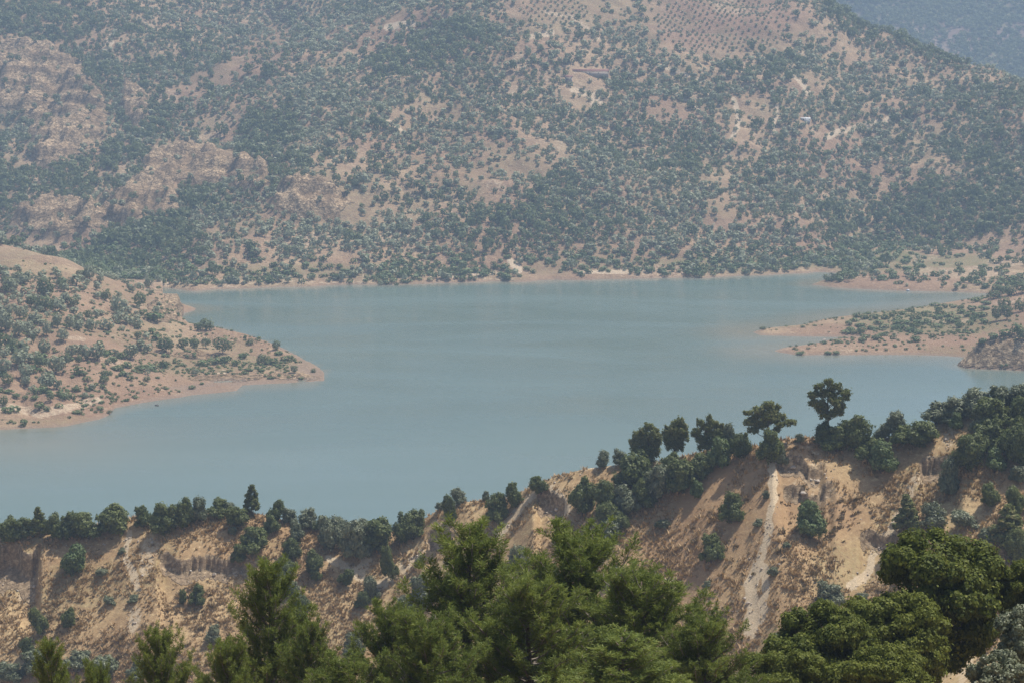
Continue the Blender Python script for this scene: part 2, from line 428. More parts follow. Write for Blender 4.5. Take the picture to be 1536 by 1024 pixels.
def ground_material(name, dry, dry2, soil, rockc, rockd, scale, bump, bdist, bed):
    m, nt, nd, lk = newmat(name)
    pos = nd.new('ShaderNodeNewGeometry').outputs['Position']
    n_big = noise(nt, pos, 0.02 * scale, 4)
    n_mid = noise(nt, pos, 0.14 * scale, 5, .6, .4)
    n_fine = noise(nt, pos, 0.9 * scale, 5, .68)
    n_grain = noise(nt, pos, 3.2 * scale, 3, .7)
    c = mixc(nt, remap(nt, n_mid, .36, .64), dry, dry2)
    c = mixc(nt, remap(nt, n_big, .42, .62, 0, .75), c, [dry2[i] * (.82, .74, .74)[i] for i in range(3)])
    # straw-coloured tussocks and darker dead scrub
    c = mixc(nt, remap(nt, n_fine, .52, .70, 0, .8), c, [dry[0] * 1.28, dry[1] * 1.34, dry[2] * 1.35])
    c = mixc(nt, remap(nt, n_fine, .47, .33, 0, .75), c, [dry2[0] * .52, dry2[1] * .54, dry2[2] * .62])
    c = mixc(nt, remap(nt, n_grain, .55, .72, 0, .6), c, [dry[0] * 1.25, dry[1] * 1.3, dry[2] * 1.3])
    c = mixc(nt, remap(nt, n_grain, .44, .30, 0, .6), c, [dry2[0] * .6, dry2[1] * .6, dry2[2] * .62])
    c = mixc(nt, math_(nt, 'MULTIPLY', attr(nt, 'red'), .85), c, [dry2[0] * .92, dry2[1] * .84, dry2[2] * .88])
    gr = math_(nt, 'MULTIPLY', attr(nt, 'green'), remap(nt, n_fine, .35, .6), clamp=True)
    c = mixc(nt, gr, c, (.155, .17, .075))
    p = math_(nt, 'ADD', attr(nt, 'pale'), math_(nt, 'MULTIPLY', math_(nt, 'SUBTRACT', n_fine, .5), 1.1))
    pf = math_(nt, 'MULTIPLY', remap(nt, p, .3, .62), remap(nt, attr(nt, 'pale'), .02, .3), clamp=True)
    c = mixc(nt, pf, c, mixc(nt, remap(nt, n_grain, .35, .65), soil, [q * .74 for q in soil]))
    # rock: horizontal beds, blocky joints, dark cracks
    beds = noise(nt, mapping(nt, pos, (.05 * scale, .05 * scale, bed * scale), (0.05, .09, 0)), 1.0, 5, .65, .8)
    vor = nd.new('ShaderNodeTexVoronoi'); vor.feature = 'DISTANCE_TO_EDGE'; vor.inputs['Scale'].default_value = 1.0
    vd = nd.new('ShaderNodeTexNoise'); vd.inputs['Scale'].default_value = .6 * scale; vd.inputs['Detail'].default_value = 4; lk.new(pos, vd.inputs['Vector'])
    va = nd.new('ShaderNodeVectorMath'); va.operation = 'MULTIPLY_ADD'; lk.new(vd.outputs['Color'], va.inputs[0]); va.inputs[1].default_value = (4 / scale,) * 3; lk.new(pos, va.inputs[2])
    lk.new(mapping(nt, va.outputs[0], (.32 * scale, .32 * scale, .7 * scale), (.05, .09, .3)), vor.inputs['Vector'])
    crack = remap(nt, vor.outputs[0], .0, .05, .35, 1.0)
    rc = mixc(nt, remap(nt, beds, .38, .62), rockd, rockc)
    rc = mixc(nt, remap(nt, n_fine, .4, .66), [q * .6 for q in rockd], rc)
    rc = mixc(nt, crack, [q * .38 for q in rockd], rc)
    rf = math_(nt, 'ADD', attr(nt, 'rock'), math_(nt, 'MULTIPLY', math_(nt, 'SUBTRACT', n_mid, .5), 1.2))
    rf = math_(nt, 'MULTIPLY', remap(nt, rf, .35, .55), remap(nt, attr(nt, 'rock'), .05, .25))
    c = mixc(nt, rf, c, rc)
    wet = attr(nt, 'wet')
    c = mixc(nt, wet, c, (.26, .19, .14))
    b = nd.new('ShaderNodeBump'); b.inputs['Strength'].default_value = bump; b.inputs['Distance'].default_value = bdist
    hsum = math_(nt, 'ADD', math_(nt, 'ADD', n_fine, math_(nt, 'MULTIPLY', n_grain, .35)), math_(nt, 'MULTIPLY', rf, math_(nt, 'ADD', math_(nt, 'MULTIPLY', crack, .8), beds)))
    lk.new(hsum, b.inputs['Height'])
    bs = N(nt, 'ShaderNodeBsdfPrincipled', i_Roughness=.95); bs.inputs['Specular IOR Level'].default_value = .1
    lk.new(c, bs.inputs['Base Color']); lk.new(b.outputs[0], bs.inputs['Normal'])
    o = nd.new('ShaderNodeOutputMaterial'); lk.new(bs.outputs[0], o.inputs[0])
    return m

def leaf_material(name, a, b, tips, trans=.25, spec=.25, rough=.55, vary=.5, nscale=.35):
    m, nt, nd, lk = newmat(name)
    geo = nd.new('ShaderNodeNewGeometry'); oi = nd.new('ShaderNodeObjectInfo')
    tc = nd.new('ShaderNodeTexCoord')
    n1 = noise(nt, tc.outputs['Object'], nscale, 3)
    f = math_(nt, 'ADD', math_(nt, 'MULTIPLY', geo.outputs['Random Per Island'], .55), math_(nt, 'MULTIPLY', math_(nt, 'SUBTRACT', n1, .28), .9))
    f = math_(nt, 'ADD', f, math_(nt, 'MULTIPLY', math_(nt, 'SUBTRACT', oi.outputs['Random'], .5), vary))
    f = math_(nt, 'ADD', f, attr(nt, 'tint'), clamp=True)
    c = mixc(nt, f, a, b)
    c = mixc(nt, remap(nt, geo.outputs['Random Per Island'], .8, 1.0, 0, .65), c, tips)
    bs = N(nt, 'ShaderNodeBsdfPrincipled', i_Roughness=rough); bs.inputs['Specular IOR Level'].default_value = spec
    lk.new(c, bs.inputs['Base Color'])
    tr = nd.new('ShaderNodeBsdfTranslucent'); lk.new(mixc(nt, .5, c, (.5, .55, .12), 'MULTIPLY'), tr.inputs[0])
    lk.new(mixc(nt, .45, c, (.12, .14, .03)), tr.inputs[0])
    mx = nd.new('ShaderNodeMixShader'); mx.inputs[0].default_value = trans
    lk.new(bs.outputs[0], mx.inputs[1]); lk.new(tr.outputs[0], mx.inputs[2])
    o = nd.new('ShaderNodeOutputMaterial'); lk.new(mx.outputs[0], o.inputs[0])
    return m

def plain_material(name, a, b, scale=2.0, rough=.85, bump=.3):
    m, nt, nd, lk = newmat(name)
    tc = nd.new('ShaderNodeTexCoord')
    n1 = noise(nt, tc.outputs['Object'], scale, 5, .6)
    bs = N(nt, 'ShaderNodeBsdfPrincipled', i_Roughness=rough); bs.inputs['Specular IOR Level'].default_value = .2
    lk.new(mixc(nt, remap(nt, n1, .3, .7), a, b), bs.inputs['Base Color'])
    bp = nd.new('ShaderNodeBump'); bp.inputs['Strength'].default_value = bump; bp.inputs['Distance'].default_value = .05
    lk.new(n1, bp.inputs['Height']); lk.new(bp.outputs[0], bs.inputs['Normal'])
    o = nd.new('ShaderNodeOutputMaterial'); lk.new(bs.outputs[0], o.inputs[0])
    return m

M_near = ground_material('dry_grass_slope', (.45, .325, .175), (.355, .242, .128), (.57, .45, .30), (.50, .38, .24), (.36, .26, .165), 1.0, .9, .2, .75)
M_far = ground_material('dry_hillside', (.395, .278, .172), (.305, .205, .13), (.58, .45, .31), (.68, .50, .31), (.33, .225, .135), .42, 1.0, 1.6, .3)
M_mtn = ground_material('far_mountain', (.30, .225, .165), (.22, .165, .125), (.5, .4, .3), (.38, .3, .25), (.24, .2, .18), .15, .8, 4, .3)
M_pine = leaf_material('pine_needles', (.095, .142, .028), (.240, .285, .058), (.34, .36, .10), .45, .2, .6, .35, .5)
M_ridge_pine = leaf_material('ridge_pine_needles', (.095, .122, .034), (.220, .230, .070), (.32, .26, .12), .36, .2, .6, .3, .3)
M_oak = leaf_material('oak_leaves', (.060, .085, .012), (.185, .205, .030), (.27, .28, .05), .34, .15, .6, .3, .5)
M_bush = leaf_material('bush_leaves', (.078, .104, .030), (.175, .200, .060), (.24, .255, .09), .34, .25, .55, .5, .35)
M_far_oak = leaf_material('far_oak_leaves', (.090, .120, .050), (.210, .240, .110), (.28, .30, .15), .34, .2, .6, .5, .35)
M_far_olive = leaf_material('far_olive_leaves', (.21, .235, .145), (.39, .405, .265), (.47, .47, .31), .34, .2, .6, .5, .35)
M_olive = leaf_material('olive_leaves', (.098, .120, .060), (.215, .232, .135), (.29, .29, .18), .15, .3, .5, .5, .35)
M_green = leaf_material('green_shrub_leaves', (.080, .125, .040), (.175, .215, .075), (.24, .26, .11), .2, .25, .55, .4, .35)
M_bark = plain_material('bark', (.075, .055, .042), (.16, .125, .10), 3.0)
M_grey_wood = plain_material('grey_wood', (.13, .105, .085), (.30, .26, .22), 3.0)
M_straw = leaf_material('straw', (.34, .225, .12), (.52, .37, .21), (.64, .50, .32), .15, .1, .8, .0, .06)
M_brownscrub = leaf_material('brown_scrub', (.20, .15, .09), (.30, .225, .135), (.20, .21, .105), .1, .1, .8, .2, .05)
M_rock = plain_material('pale_rock', (.30, .25, .20), (.55, .48, .40), .8, .9, .8)
M_darkrock = plain_material('dark_rock', (.06, .055, .05), (.13, .12, .105), .8, .8, .8)
M_redroof = plain_material('rusty_red_roof', (.17, .085, .07), (.26, .13, .105), .6)
M_plaster = plain_material('shed_wall', (.42, .34, .28), (.52, .44, .37), .5)
M_whitesheet = plain_material('white_sheet', (.56, .56, .56), (.66, .66, .66), .5)

# ------------------------------------------------------------------ build the ground
inn = np.linspace(-.262, .262, 860)
out = np.array([.275, .30, .34, .40, .48, .58, .70, .85, 1.0])
TC = np.concatenate([-out[::-1], inn, out])
NEAR_PALE = [(9, .95, [(1157, 690), (1160, 720), (1158, 770), (1150, 815), (1138, 850)]), (17, .9, [(1138, 850), (1122, 880), (1130, 905), (1124, 945)]), (9, .8, [(1148, 850), (1152, 880), (1140, 930)]),
             (11, .95, [(1345, 785), (1322, 820), (1300, 855), (1280, 880)]), (22, .75, [(820, 735), (842, 760)]), (10, .9, [(800, 742), (770, 775), (745, 800)]),
             (12, .8, [(545, 815), (552, 840), (540, 865)]), (10, .7, [(495, 838), (520, 850), (545, 858)]), (14, .6, [(655, 790), (650, 815)]), (12, .6, [(635, 832), (560, 880)]),
             (9, .7, [(197, 800), (190, 840), (205, 880)]), (16, .6, [(205, 920), (200, 940)]), (30, .35, [(1180, 670), (1230, 690)]), (26, .35, [(1190, 730), (1240, 740)]),
             (14, .55, [(1395, 690), (1370, 730), (1345, 785)]), (12, .5, [(1420, 660), (1435, 640)]), (14, .5, [(30, 895), (45, 885)]), (20, .5, [(230, 815), (215, 850)]),
             (12, .6, [(1005, 870), (1015, 895)]), (8, .8, [(840, 706), (880, 699), (920, 694)]), (16, .5, [(1450, 990), (1440, 1020)])]
FAR_PALE = [(5, .9, [(560, 98), (600, 84), (640, 72)]), (4, .8, [(520, 135), (560, 118), (640, 90)]), (4, 1, [(965, 85), (985, 97), (1015, 107), (1055, 123)]), (3.5, .9, [(980, 125), (1005, 138), (1040, 155), (1050, 170)]),
            (5, .9, [(565, 170), (582, 182), (600, 195)]), (9, .6, [(860, 135), (880, 140), (895, 160)]), (3.5, .9, [(890, 140), (905, 158)]), (9, .8, [(580, 40), (620, 35)]), (8, .7, [(790, 55), (830, 50)]),
            (7, .7, [(1190, 110), (1205, 130), (1215, 145)]), (6, .8, [(1100, 150), (1110, 185), (1100, 205)]), (6, .8, [(1165, 150), (1160, 200)]), (8, .7, [(1240, 205), (1340, 175)]), (7, .8, [(235, 405), (245, 420), (250, 430)]),
            (8, .9, [(765, 392), (780, 405)]), (6, .6, [(870, 408), (940, 408)]), (8, .6, [(650, 412), (740, 410)]), (5, .4, [(300, 425), (560, 422)]), (7, .45, [(900, 60), (860, 25), (820, 20)]), (6, .45, [(100, 505), (125, 508)]),
            (12, .5, [(0, 610), (60, 620), (150, 600)]), (8, .8, [(325, 565), (335, 560)]), (6, .7, [(80, 245), (95, 225)]), (8, .6, [(165, 55), (150, 100)]), (5, .6, [(110, 110), (125, 85)]), (14, .2, [(1000, 20), (1180, 60)])]
FAR_GREEN = [(1330, 385, 60, 9, 1), (1430, 392, 60, 10, .8), (1130, 395, 170, 9, .7), (500, 405, 180, 10, .5), (330, 545, 110, 14, .5), (1400, 480, 120, 22, .75), (1330, 400, 90, 9, .6), (900, 20, 80, 24, .3), (1240, 165, 40, 12, .4)]
FAR_RED = [(350, 110, 120, 40, .8, -30), (1090, 30, 110, 50, .9), (1000, 170, 60, 40, .5), (110, 440, 130, 26, .4), (170, 510, 70, 20, .35), (1400, 505, 130, 22, .25), (1360, 424, 120, 12, .3), (620, 40, 60, 30, .7), (1080, 320, 60, 30, .6), (1240, 220, 60, 50, .4)]

def patch(name, rows, mat, masks):
    rows = np.asarray(rows, float)
    Y = np.repeat(rows[:, None], len(TC), 1)
    X = TC[None] * np.sqrt(Y ** 2 + np.where(Y < 200, (200 - np.minimum(Y, 200)) * 0.6, 0) ** 2)
    x, y = X.ravel(), Y.ravel()
    z, rock = terrain(x, y)
    px, py = proj(x, y, z)
    A = masks(x, y, z, px, py)
    A['rock'] = rock
    nr, nc = len(rows), len(TC)
    i = (np.arange(nr - 1)[:, None] * nc + np.arange(nc - 1)[None]).ravel()
    F = np.stack([i, i + 1, i + nc + 1, i + nc], -1)
    V = np.stack([x, y, z], -1)
    me = mesh(name, V, [F], mat, True, A)
    return obj(name, me, kind='structure')

def near_masks(x, y, z, px, py):
    w = fbm(x, y, 5, 3, 301) * 9
    pale = lines(px + w, py + w * .6, NEAR_PALE)
    pale = np.maximum(pale, .26 * sstep(.1, .5, fbm(x, y, 26, 4, 305)))
    wet = sstep(1.2, .4, z) * (y > 600) * .6
    green = .0 + .45 * sstep(.15, .5, fbm(x, y, 18, 4, 309)) * .6
    red = sstep(.0, .5, fbm(x, y, 55, 3, 315))
    return dict(pale=pale, wet=wet, green=green, red=red)

def far_masks(x, y, z, px, py):
    w = fbm(x, y, 24, 3, 311) * 5
    pale = np.maximum(lines(px + w, py + w * .6, FAR_PALE), .4 * sstep(.15, .55, fbm(x, y, 60, 4, 317)))
    pale = np.maximum(pale, .25 * sstep(7, 2.5, z) * sstep(-.1, .3, fbm(x, y, 40, 3, 318)))
    wet = sstep(1.3, .3, z) * .75
    pale = np.maximum(pale, .32 * sstep(5.5, 1, z) * sstep(.1, .9, np.sin(z * 5 + 2 * fbm(x, y, 30, 2, 350)) + .3 * fbm(x, y, 12, 3, 351)))
    green = np.maximum(ell(px + w, py + w, FAR_GREEN), .3 * sstep(-.1, .45, fbm(x, y, 46, 4, 319)))
    red = np.maximum(ell(px + w * 2, py + w * 2, FAR_RED), .6 * sstep(.0, .4, fbm(x, y, 130, 3, 323)))
    return dict(pale=pale, wet=wet, green=green, red=red)

def mtn_masks(x, y, z, px, py):
    n = fbm(x, y, 160, 4, 331)
    return dict(pale=.12 * sstep(.1, .5, n), wet=x * 0, green=sstep(.25, -.2, n), red=sstep(0, .4, fbm(x, y, 300, 3, 335)))

patch('ground', np.concatenate([np.arange(-60, 130, 6.0), np.arange(130, 400, 2.5), np.arange(400, 600, .42), np.arange(600, 660, 2.0), np.arange(660, 1051, 10)]), M_near, near_masks)
patch('far_hillside', np.concatenate([[1040, 1060], np.arange(1080, 1320, 2.0), np.arange(1320, 1920, 2.2), np.arange(1920, 2660, 2.8), np.arange(2664, 3020, 5), np.arange(3030, 3330, 20), [3360, 3399]]), M_far, far_masks)
patch('mountain', np.concatenate([[3399.5, 3450, 3600, 3800], np.arange(3900, 5400, 14.0), np.arange(5400, 7001, 80)]), M_mtn, mtn_masks)

# ------------------------------------------------------------------ water
def water_material():
    m, nt, nd, lk = newmat('silty_water')
    pos = nd.new('ShaderNodeNewGeometry').outputs['Position']
    nb = noise(nt, mapping(nt, pos, (.0022, .006, 1), (0, 0, .15)), 1.0, 4, .55, .6)
    c = mixc(nt, remap(nt, nb, .3, .7), (.106, .153, .138), (.122, .172, .155))
    c = mixc(nt, attr(nt, 'murk'), c, (.20, .185, .135))
    w1 = noise(nt, mapping(nt, pos, (.5, .85, 1), (0, 0, .3)), 1.0, 4, .6)
    w2 = noise(nt, mapping(nt, pos, (.012, .03, 1), (0, 0, .2)), 1.0, 3, .6)
    b = nd.new('ShaderNodeBump'); b.inputs['Strength'].default_value = .10; b.inputs['Distance'].default_value = .2
    lk.new(math_(nt, 'MULTIPLY', w1, remap(nt, w2, .3, .7, .6, 1.1)), b.inputs['Height'])
    bs = N(nt, 'ShaderNodeBsdfPrincipled', i_IOR=1.33)
    lk.new(remap(nt, noise(nt, mapping(nt, pos, (.004, .011, 1), (0, 0, .25)), 1.0, 4, .6, 1.0), .35, .65, .15, .26), bs.inputs['Roughness'])
    bs.inputs['Specular IOR Level'].default_value = .5
    lk.new(c, bs.inputs['Base Color']); lk.new(b.outputs[0], bs.inputs['Normal'])
    o = nd.new('ShaderNodeOutputMaterial'); lk.new(bs.outputs[0], o.inputs[0])
    return m
wy = np.concatenate([np.arange(640, 1000, 40), np.arange(1000, 1850, 7), np.arange(1850, 2700, 60)])
wx = np.concatenate([np.arange(-2600, -520, 130), np.arange(-520, 520, 7), np.arange(520, 2601, 130)])
WX, WY = np.meshgrid(wx, wy)
wz = height(WX.ravel(), WY.ravel())
mx0, my0 = on_plane(-30, 665)
murk = np.maximum(.8 * sstep(-7.5, .5, wz), .75 * np.exp(-(((WX.ravel() - mx0) / 85) ** 2 + ((WY.ravel() - my0) / 75) ** 2)) * (.8 + .4 * fbm(WX.ravel(), WY.ravel(), 60, 3, 870)))
nr, nc = len(wy), len(wx)
ii = (np.arange(nr - 1)[:, None] * nc + np.arange(nc - 1)[None]).ravel()
obj('water', mesh('water', np.stack([WX.ravel(), WY.ravel(), WX.ravel() * 0], -1), [np.stack([ii, ii + 1, ii + nc + 1, ii + nc], -1)], water_material(), True, {'murk': murk}), kind='structure')

# ------------------------------------------------------------------ plant prototypes (mesh data)
def bush_meshes(seed, kind, n, leaf, mat, w=6.0, h=5.5):
    g = np.random.default_rng(seed)
    rr = w / 2
    ox_, oy_ = g.uniform(-.18, .18, 2) * w
    bl = [(ox_ * .5, oy_ * .5, h * .42, rr * .60, rr * .60, h * .38)]
    nb = 18
    for i in range(nb):
        a = i / nb * 2 * math.pi + g.uniform(-.3, .3)
        e = g.uniform(.0, 1.0)
        zz = h * (.22 + .55 * e)
        q = rr * (.66 - .30 * e) * g.uniform(.7, 1.35)
        s = rr * g.uniform(.15, .48)
        if g.random() < .2: continue
        bl.append((math.cos(a) * q + ox_ * e, math.sin(a) * q + oy_ * e, zz, s, s, s * g.uniform(.75, .95)))
    for i in range(7):
        a = g.uniform(0, 6.28); q = rr * g.uniform(0, .45); s = rr * g.uniform(.18, .36)
        bl.append((math.cos(a) * q + ox_, math.sin(a) * q + oy_, h * g.uniform(.66, .92), s, s, s * g.uniform(.7, 1.1)))
    V, F = leaves(bl, n, leaf, g, .55, .6, bottom=0.02 * h, lumpy=1.5)
    crown = mesh(kind + '_crown', V, F, mat, False, {'tint': np.zeros(len(V))})
    parts = []
    for i in range(5):
        a = g.uniform(0, 6.28); L = h * g.uniform(.45, .65); sp = rr * .5
        p = [(0.1 * math.cos(a), .1 * math.sin(a), -.6), (.25 * sp * math.cos(a), .25 * sp * math.sin(a), L * .4), (sp * math.cos(a), sp * math.sin(a), L)]
        parts.append(tube(p, [.16, .11, .04], 5))
    V, F, _ = join(parts)
    return {'crown': crown, 'trunk': mesh(kind + '_trunk', V, F, M_bark)}

def conifer_meshes(seed, n, leaf, mat, w=5.0, h=9.0):
    """a young ridge pine: loose cone of upswept clumps"""
    g = np.random.default_rng(seed)
    bl, parts = [], []
    tp = [(0, 0, -.6), (.1, .05, h * .3), (.05, .1, h * .65), (0, 0, h * .97)]
    parts.append(tube(tp, [.2, .16, .1, .03], 6))
    for i in range(30):
        e = (i + .5) / 30
        zz = h * (.16 + .8 * e); q = w / 2 * (1 - e) ** .75 * g.uniform(.55, 1.0); a = i * 2.4 + g.uniform(-.4, .4)
        s = w * .5 * (.16 + .22 * (1 - e)) * g.uniform(.8, 1.2)
        c = (math.cos(a) * q, math.sin(a) * q, zz)
        bl.append((*c, s, s, s * .75))
        parts.append(tube([(0, 0, zz - q * .35), (c[0] * .6, c[1] * .6, zz - .1 * q), c], [.06, .04, .02], 4))
    V, F = leaves(bl, n, leaf, g, .3, .75, 2.2, None, 1.8)
    crown = mesh('young_pine_crown', V, F, mat, False, {'tint': np.zeros(len(V))})
    V, F, _ = join(parts)
    return {'crown': crown, 'trunk': mesh('young_pine_trunk', V, F, M_bark)}

def clump_pine(seed, blobs, h, n, leaf, lean=(0, 0)):
    """an old umbrella-crowned pine from listed foliage plates (x, y, z, radius, thickness)"""
    g = np.random.default_rng(seed)
    bl, parts = [], []
    tp = np.array([(lean[0] * f + .25 * math.sin(f * 5), lean[1] * f, -.8 + (h * .93 + .8) * f) for f in np.linspace(0, 1, 8)])
    parts.append(tube(tp, np.linspace(.34, .06, 8), 8))
    for (bx, by, bz, r, th) in blobs:
        r *= .86
        bl.append((bx, by, bz, r, r, th))
        for k in range(9):
            a = g.uniform(0, 6.28); q = r * g.uniform(.45, 1.05)
            bl.append((bx + q * math.cos(a), by + q * math.sin(a), bz + g.uniform(-.9, .9) * th, r * g.uniform(.28, .5), r * g.uniform(.28, .5), th * g.uniform(.5, 1.0)))
        f = np.clip((bz - 1.6) / (h * .93), 0.1, 1)
        st = np.array([lean[0] * f + .25 * math.sin(f * 5), lean[1] * f, f * h * .93 - .4])
        e = np.array([bx, by, bz - th * .2])
        parts.append(tube([st, st * .45 + e * .55 + np.array([0, 0, -.25]), e], [.12, .08, .03], 5))
    V, F = leaves(bl, n, leaf, g, .25, .75, 1.8, None, 1.9)
    crown = mesh('pine_crown', V, F, M_ridge_pine, False, {'tint': np.zeros(len(V))})
    V, F, _ = join(parts)
    return {'crown': crown, 'trunk': mesh('pine_trunk', V, F, M_bark)}

def needle_pine(seed, h, cr, base=.1, nbr=70, dens=1.0):
    """a foreground pine: trunk, limbs, twigs and tufts of needles"""
    g = np.random.default_rng(seed)
    lean = g.uniform(-.5, .5, 2)
    def trunk_at(f): return np.array([lean[0] * f + .18 * math.sin(f * 6 + seed), lean[1] * f + .15 * math.sin(f * 5), h * f])
    tr = tube([trunk_at(f) if f > 0 else np.array([0, 0, -.8]) for f in np.linspace(0, 1, 12)], np.concatenate([np.linspace(.24, .07, 10), [.045, .02]]), 8)
    limbs, tp, ta = [], [], []
    for i in range(nbr):
        e = (i + g.uniform(0, 1)) / nbr
        f = base + (.97 - base) * e
        prof = (min(1.0, .6 + 1.6 * e) * (1 - e * .97) ** .5) * 1.15 + .06
        L = cr * prof * g.uniform(.6, 1.15)
        az = i * 2.39996 + g.uniform(-.5, .5)
        el = R(8 + 38 * e + g.uniform(-14, 22))
        d = np.array([math.cos(az) * math.cos(el), math.sin(az) * math.cos(el), math.sin(el)])
        p0 = trunk_at(f)
        pts = []
        for q in np.linspace(0, 1, 6):
            pts.append(p0 + d * L * q + np.array([0, 0, .22 * L * q * q - .10 * L * math.sin(q * 3.1)]) + g.normal(0, .03, 3) * L * q)
        pts = np.array(pts)
        limbs.append(tube(pts, np.linspace(.022 + .018 * L, .012, 6), 4))
        ns = max(4, int(L * 8.5))
        for k in range(ns):
            q = .25 + .75 * (k + g.uniform(0, 1)) / ns
            idx = q * 5; a = min(int(idx), 4); b = pts[a] + (pts[a + 1] - pts[a]) * (idx - a)
            td = pts[a + 1] - pts[a]; td /= np.linalg.norm(td) + 1e-9
            sd = np.cross(td, rnd_dir(g, 1)[0]); sd /= np.linalg.norm(sd) + 1e-9
            sl = g.uniform(.35, .9) * (.45 + .5 * (1 - q)) * min(1, L * .6)
            v = td * .75 + sd * .75 + np.array([0, 0, .55]); v /= np.linalg.norm(v)
            e1 = b + v * sl
            if sl > .35: limbs.append(tube([b, b + v * sl * .5 + np.array([0, 0, -.03]), e1], [.014, .011, .006], 3))
            nt_ = 1 + int(sl / .16)
            for j in range(nt_):
                u = (j + 1) / nt_
                tp.append(b + v * sl * u + g.normal(0, .045, 3)); ax = v * .6 + np.array([0, 0, .75]) + g.normal(0, .35, 3)
                ta.append(ax / np.linalg.norm(ax))
        tp.append(pts[-1]); ta.append(np.array([d[0] * .4, d[1] * .4, 1.0]))
    tp = np.array(tp); ta = np.array(ta)
    nn = int(20 * dens)
    Pn = np.repeat(tp, nn, 0); An = np.repeat(ta, nn, 0); n = len(Pn)
    rd = rnd_dir(g, n)
    dirn = An * .85 + rd * .85; dirn /= np.linalg.norm(dirn, axis=1, keepdims=True)
    Ln = g.uniform(.14, .28, n)[:, None]
    sd = np.cross(dirn, rnd_dir(g, n)); sd /= np.linalg.norm(sd, axis=1, keepdims=True) + 1e-9
    b0 = Pn + An * g.uniform(-.10, .14, n)[:, None]
    wd = g.uniform(.020, .036, n)[:, None]
    V = np.stack([b0 - sd * wd * .5, b0 + dirn * Ln * .6 + sd * wd * .55, b0 + dirn * Ln, b0 + dirn * Ln * .5 - sd * wd * .55], 1).reshape(-1, 3)
    F = np.arange(n * 4).reshape(-1, 4)
    tint = np.repeat(np.repeat(g.uniform(-.35, .4, len(tp)), nn), 4)
    crown = mesh('pine_needles', V, [F], M_pine, False, {'tint': tint})
    V1, F1 = tr
    V2, F2, _ = join(limbs)
    return {'crown': crown, 'trunk': mesh('pine_trunk', V1, F1, M_bark, True), 'limbs': mesh('pine_limbs', V2, F2, M_grey_wood)}

def oak_meshes(seed, w, h, n, leaf, mat=None):
    """a dense round-headed foreground evergreen oak"""
    g = np.random.default_rng(seed)
    bl = [(0, 0, h * .58, w * .30, w * .30, h * .32)]
    for i in range(85):
        d = rnd_dir(g, 1)[0]; d[2] = d[2] * .9 + .12
        s = w * g.uniform(.045, .135)
        bl.append((d[0] * w * .40 * g.uniform(.8, 1.05), d[1] * w * .40 * g.uniform(.8, 1.05), h * .56 + d[2] * h * .41 * g.uniform(.88, 1.0), s, s, s * .72))
    V, F = leaves(bl, n, leaf, g, .5, .6, 1.3, bottom=.05 * h)
    crown = mesh('oak_crown', V, F, mat or M_oak, False, {'tint': np.zeros(len(V))})
    parts = [tube([(0, 0, -.8), (.1, 0, h * .2), (.1, .1, h * .45)], [.32, .26, .18], 8)]
    for i in range(9):
        a = i * .7; q = w * .3
        parts.append(tube([(.1, 0, h * .25), (math.cos(a) * q * .5, math.sin(a) * q * .5, h * .45), (math.cos(a) * q, math.sin(a) * q, h * .62)], [.12, .08, .03], 5))
    V, F, _ = join(parts)
    return {'crown': crown, 'trunk': mesh('oak_trunk', V, F, M_bark)}

def far_template(seed, n, leaf, w, h, trunk=True):
    g = np.random.default_rng(seed)
    rr = w / 2
    bl = [(0, 0, h * .55, rr * .74, rr * .74, h * .42)]
    for i in range(6):
        a = i + g.uniform(-.4, .4); s = rr * g.uniform(.42, .62); q = rr * g.uniform(.28, .45)
        bl.append((math.cos(a) * q, math.sin(a) * q, h * g.uniform(.35, .74), s, s, s * .85))
    V, F = leaves(bl, n, leaf, g, .6, .5, 1.25, bottom=.06 * h, tail=0)
    t = tube([(0, 0, -.8), (.1, .05, h * .25), (0, .1, h * .5)], [.22, .18, .1], 4)
    return (V, F[0]), t

# ------------------------------------------------------------------ placing things
ORD = ['first', 'second', 'third', 'fourth', 'fifth', 'sixth', 'seventh', 'eighth', 'ninth', 'tenth', 'eleventh', 'twelfth', 'thirteenth', 'fourteenth', 'fifteenth', 'sixteenth', 'seventeenth', 'eighteenth', 'nineteenth', 'twentieth']
used_once = set()
def place(name, parts, loc, rot, scale, label, cat, group=None, tilt=0.0):
    e = bpy.data.objects.new(name, None); COL.objects.link(e)
    e.empty_display_size = .5
    e.location = loc; e.rotation_euler = (tilt * math.sin(rot * 7), tilt * math.cos(rot * 5), rot); e.scale = scale
    e['label'] = label; e['category'] = cat
    if group: e['group'] = group
    for pn, me in parts.items():
        c = bpy.data.objects.new(pn, me); COL.objects.link(c); c.parent = e
    return e

BUSH = [bush_meshes(100 + i, 'bush', 8500, .28, M_bush) for i in range(7)]
OLV = [bush_meshes(140 + i, 'olive', 8000, .28, M_olive) for i in range(5)]
GRN = [bush_meshes(170 + i, 'shrub', 8000, .28, M_green) for i in range(2)]
YP = [conifer_meshes(190 + i, 8500, .27, M_ridge_pine) for i in range(3)]
PROTO = {'D': (BUSH, 6.0, 5.5, 'evergreen_bush', 'bush', 'dark rounded bush'), 'O': (OLV, 6.0, 5.5, 'olive_bush', 'bush', 'grey green bush'),
         'G': (GRN, 6.0, 5.5, 'leafy_shrub', 'shrub', 'lighter green shrub'), 'P': (YP, 5.0, 9.0, 'young_pine', 'pine tree', 'young pine')}

CR = 'on the ridge crest at the left edge of the lake'
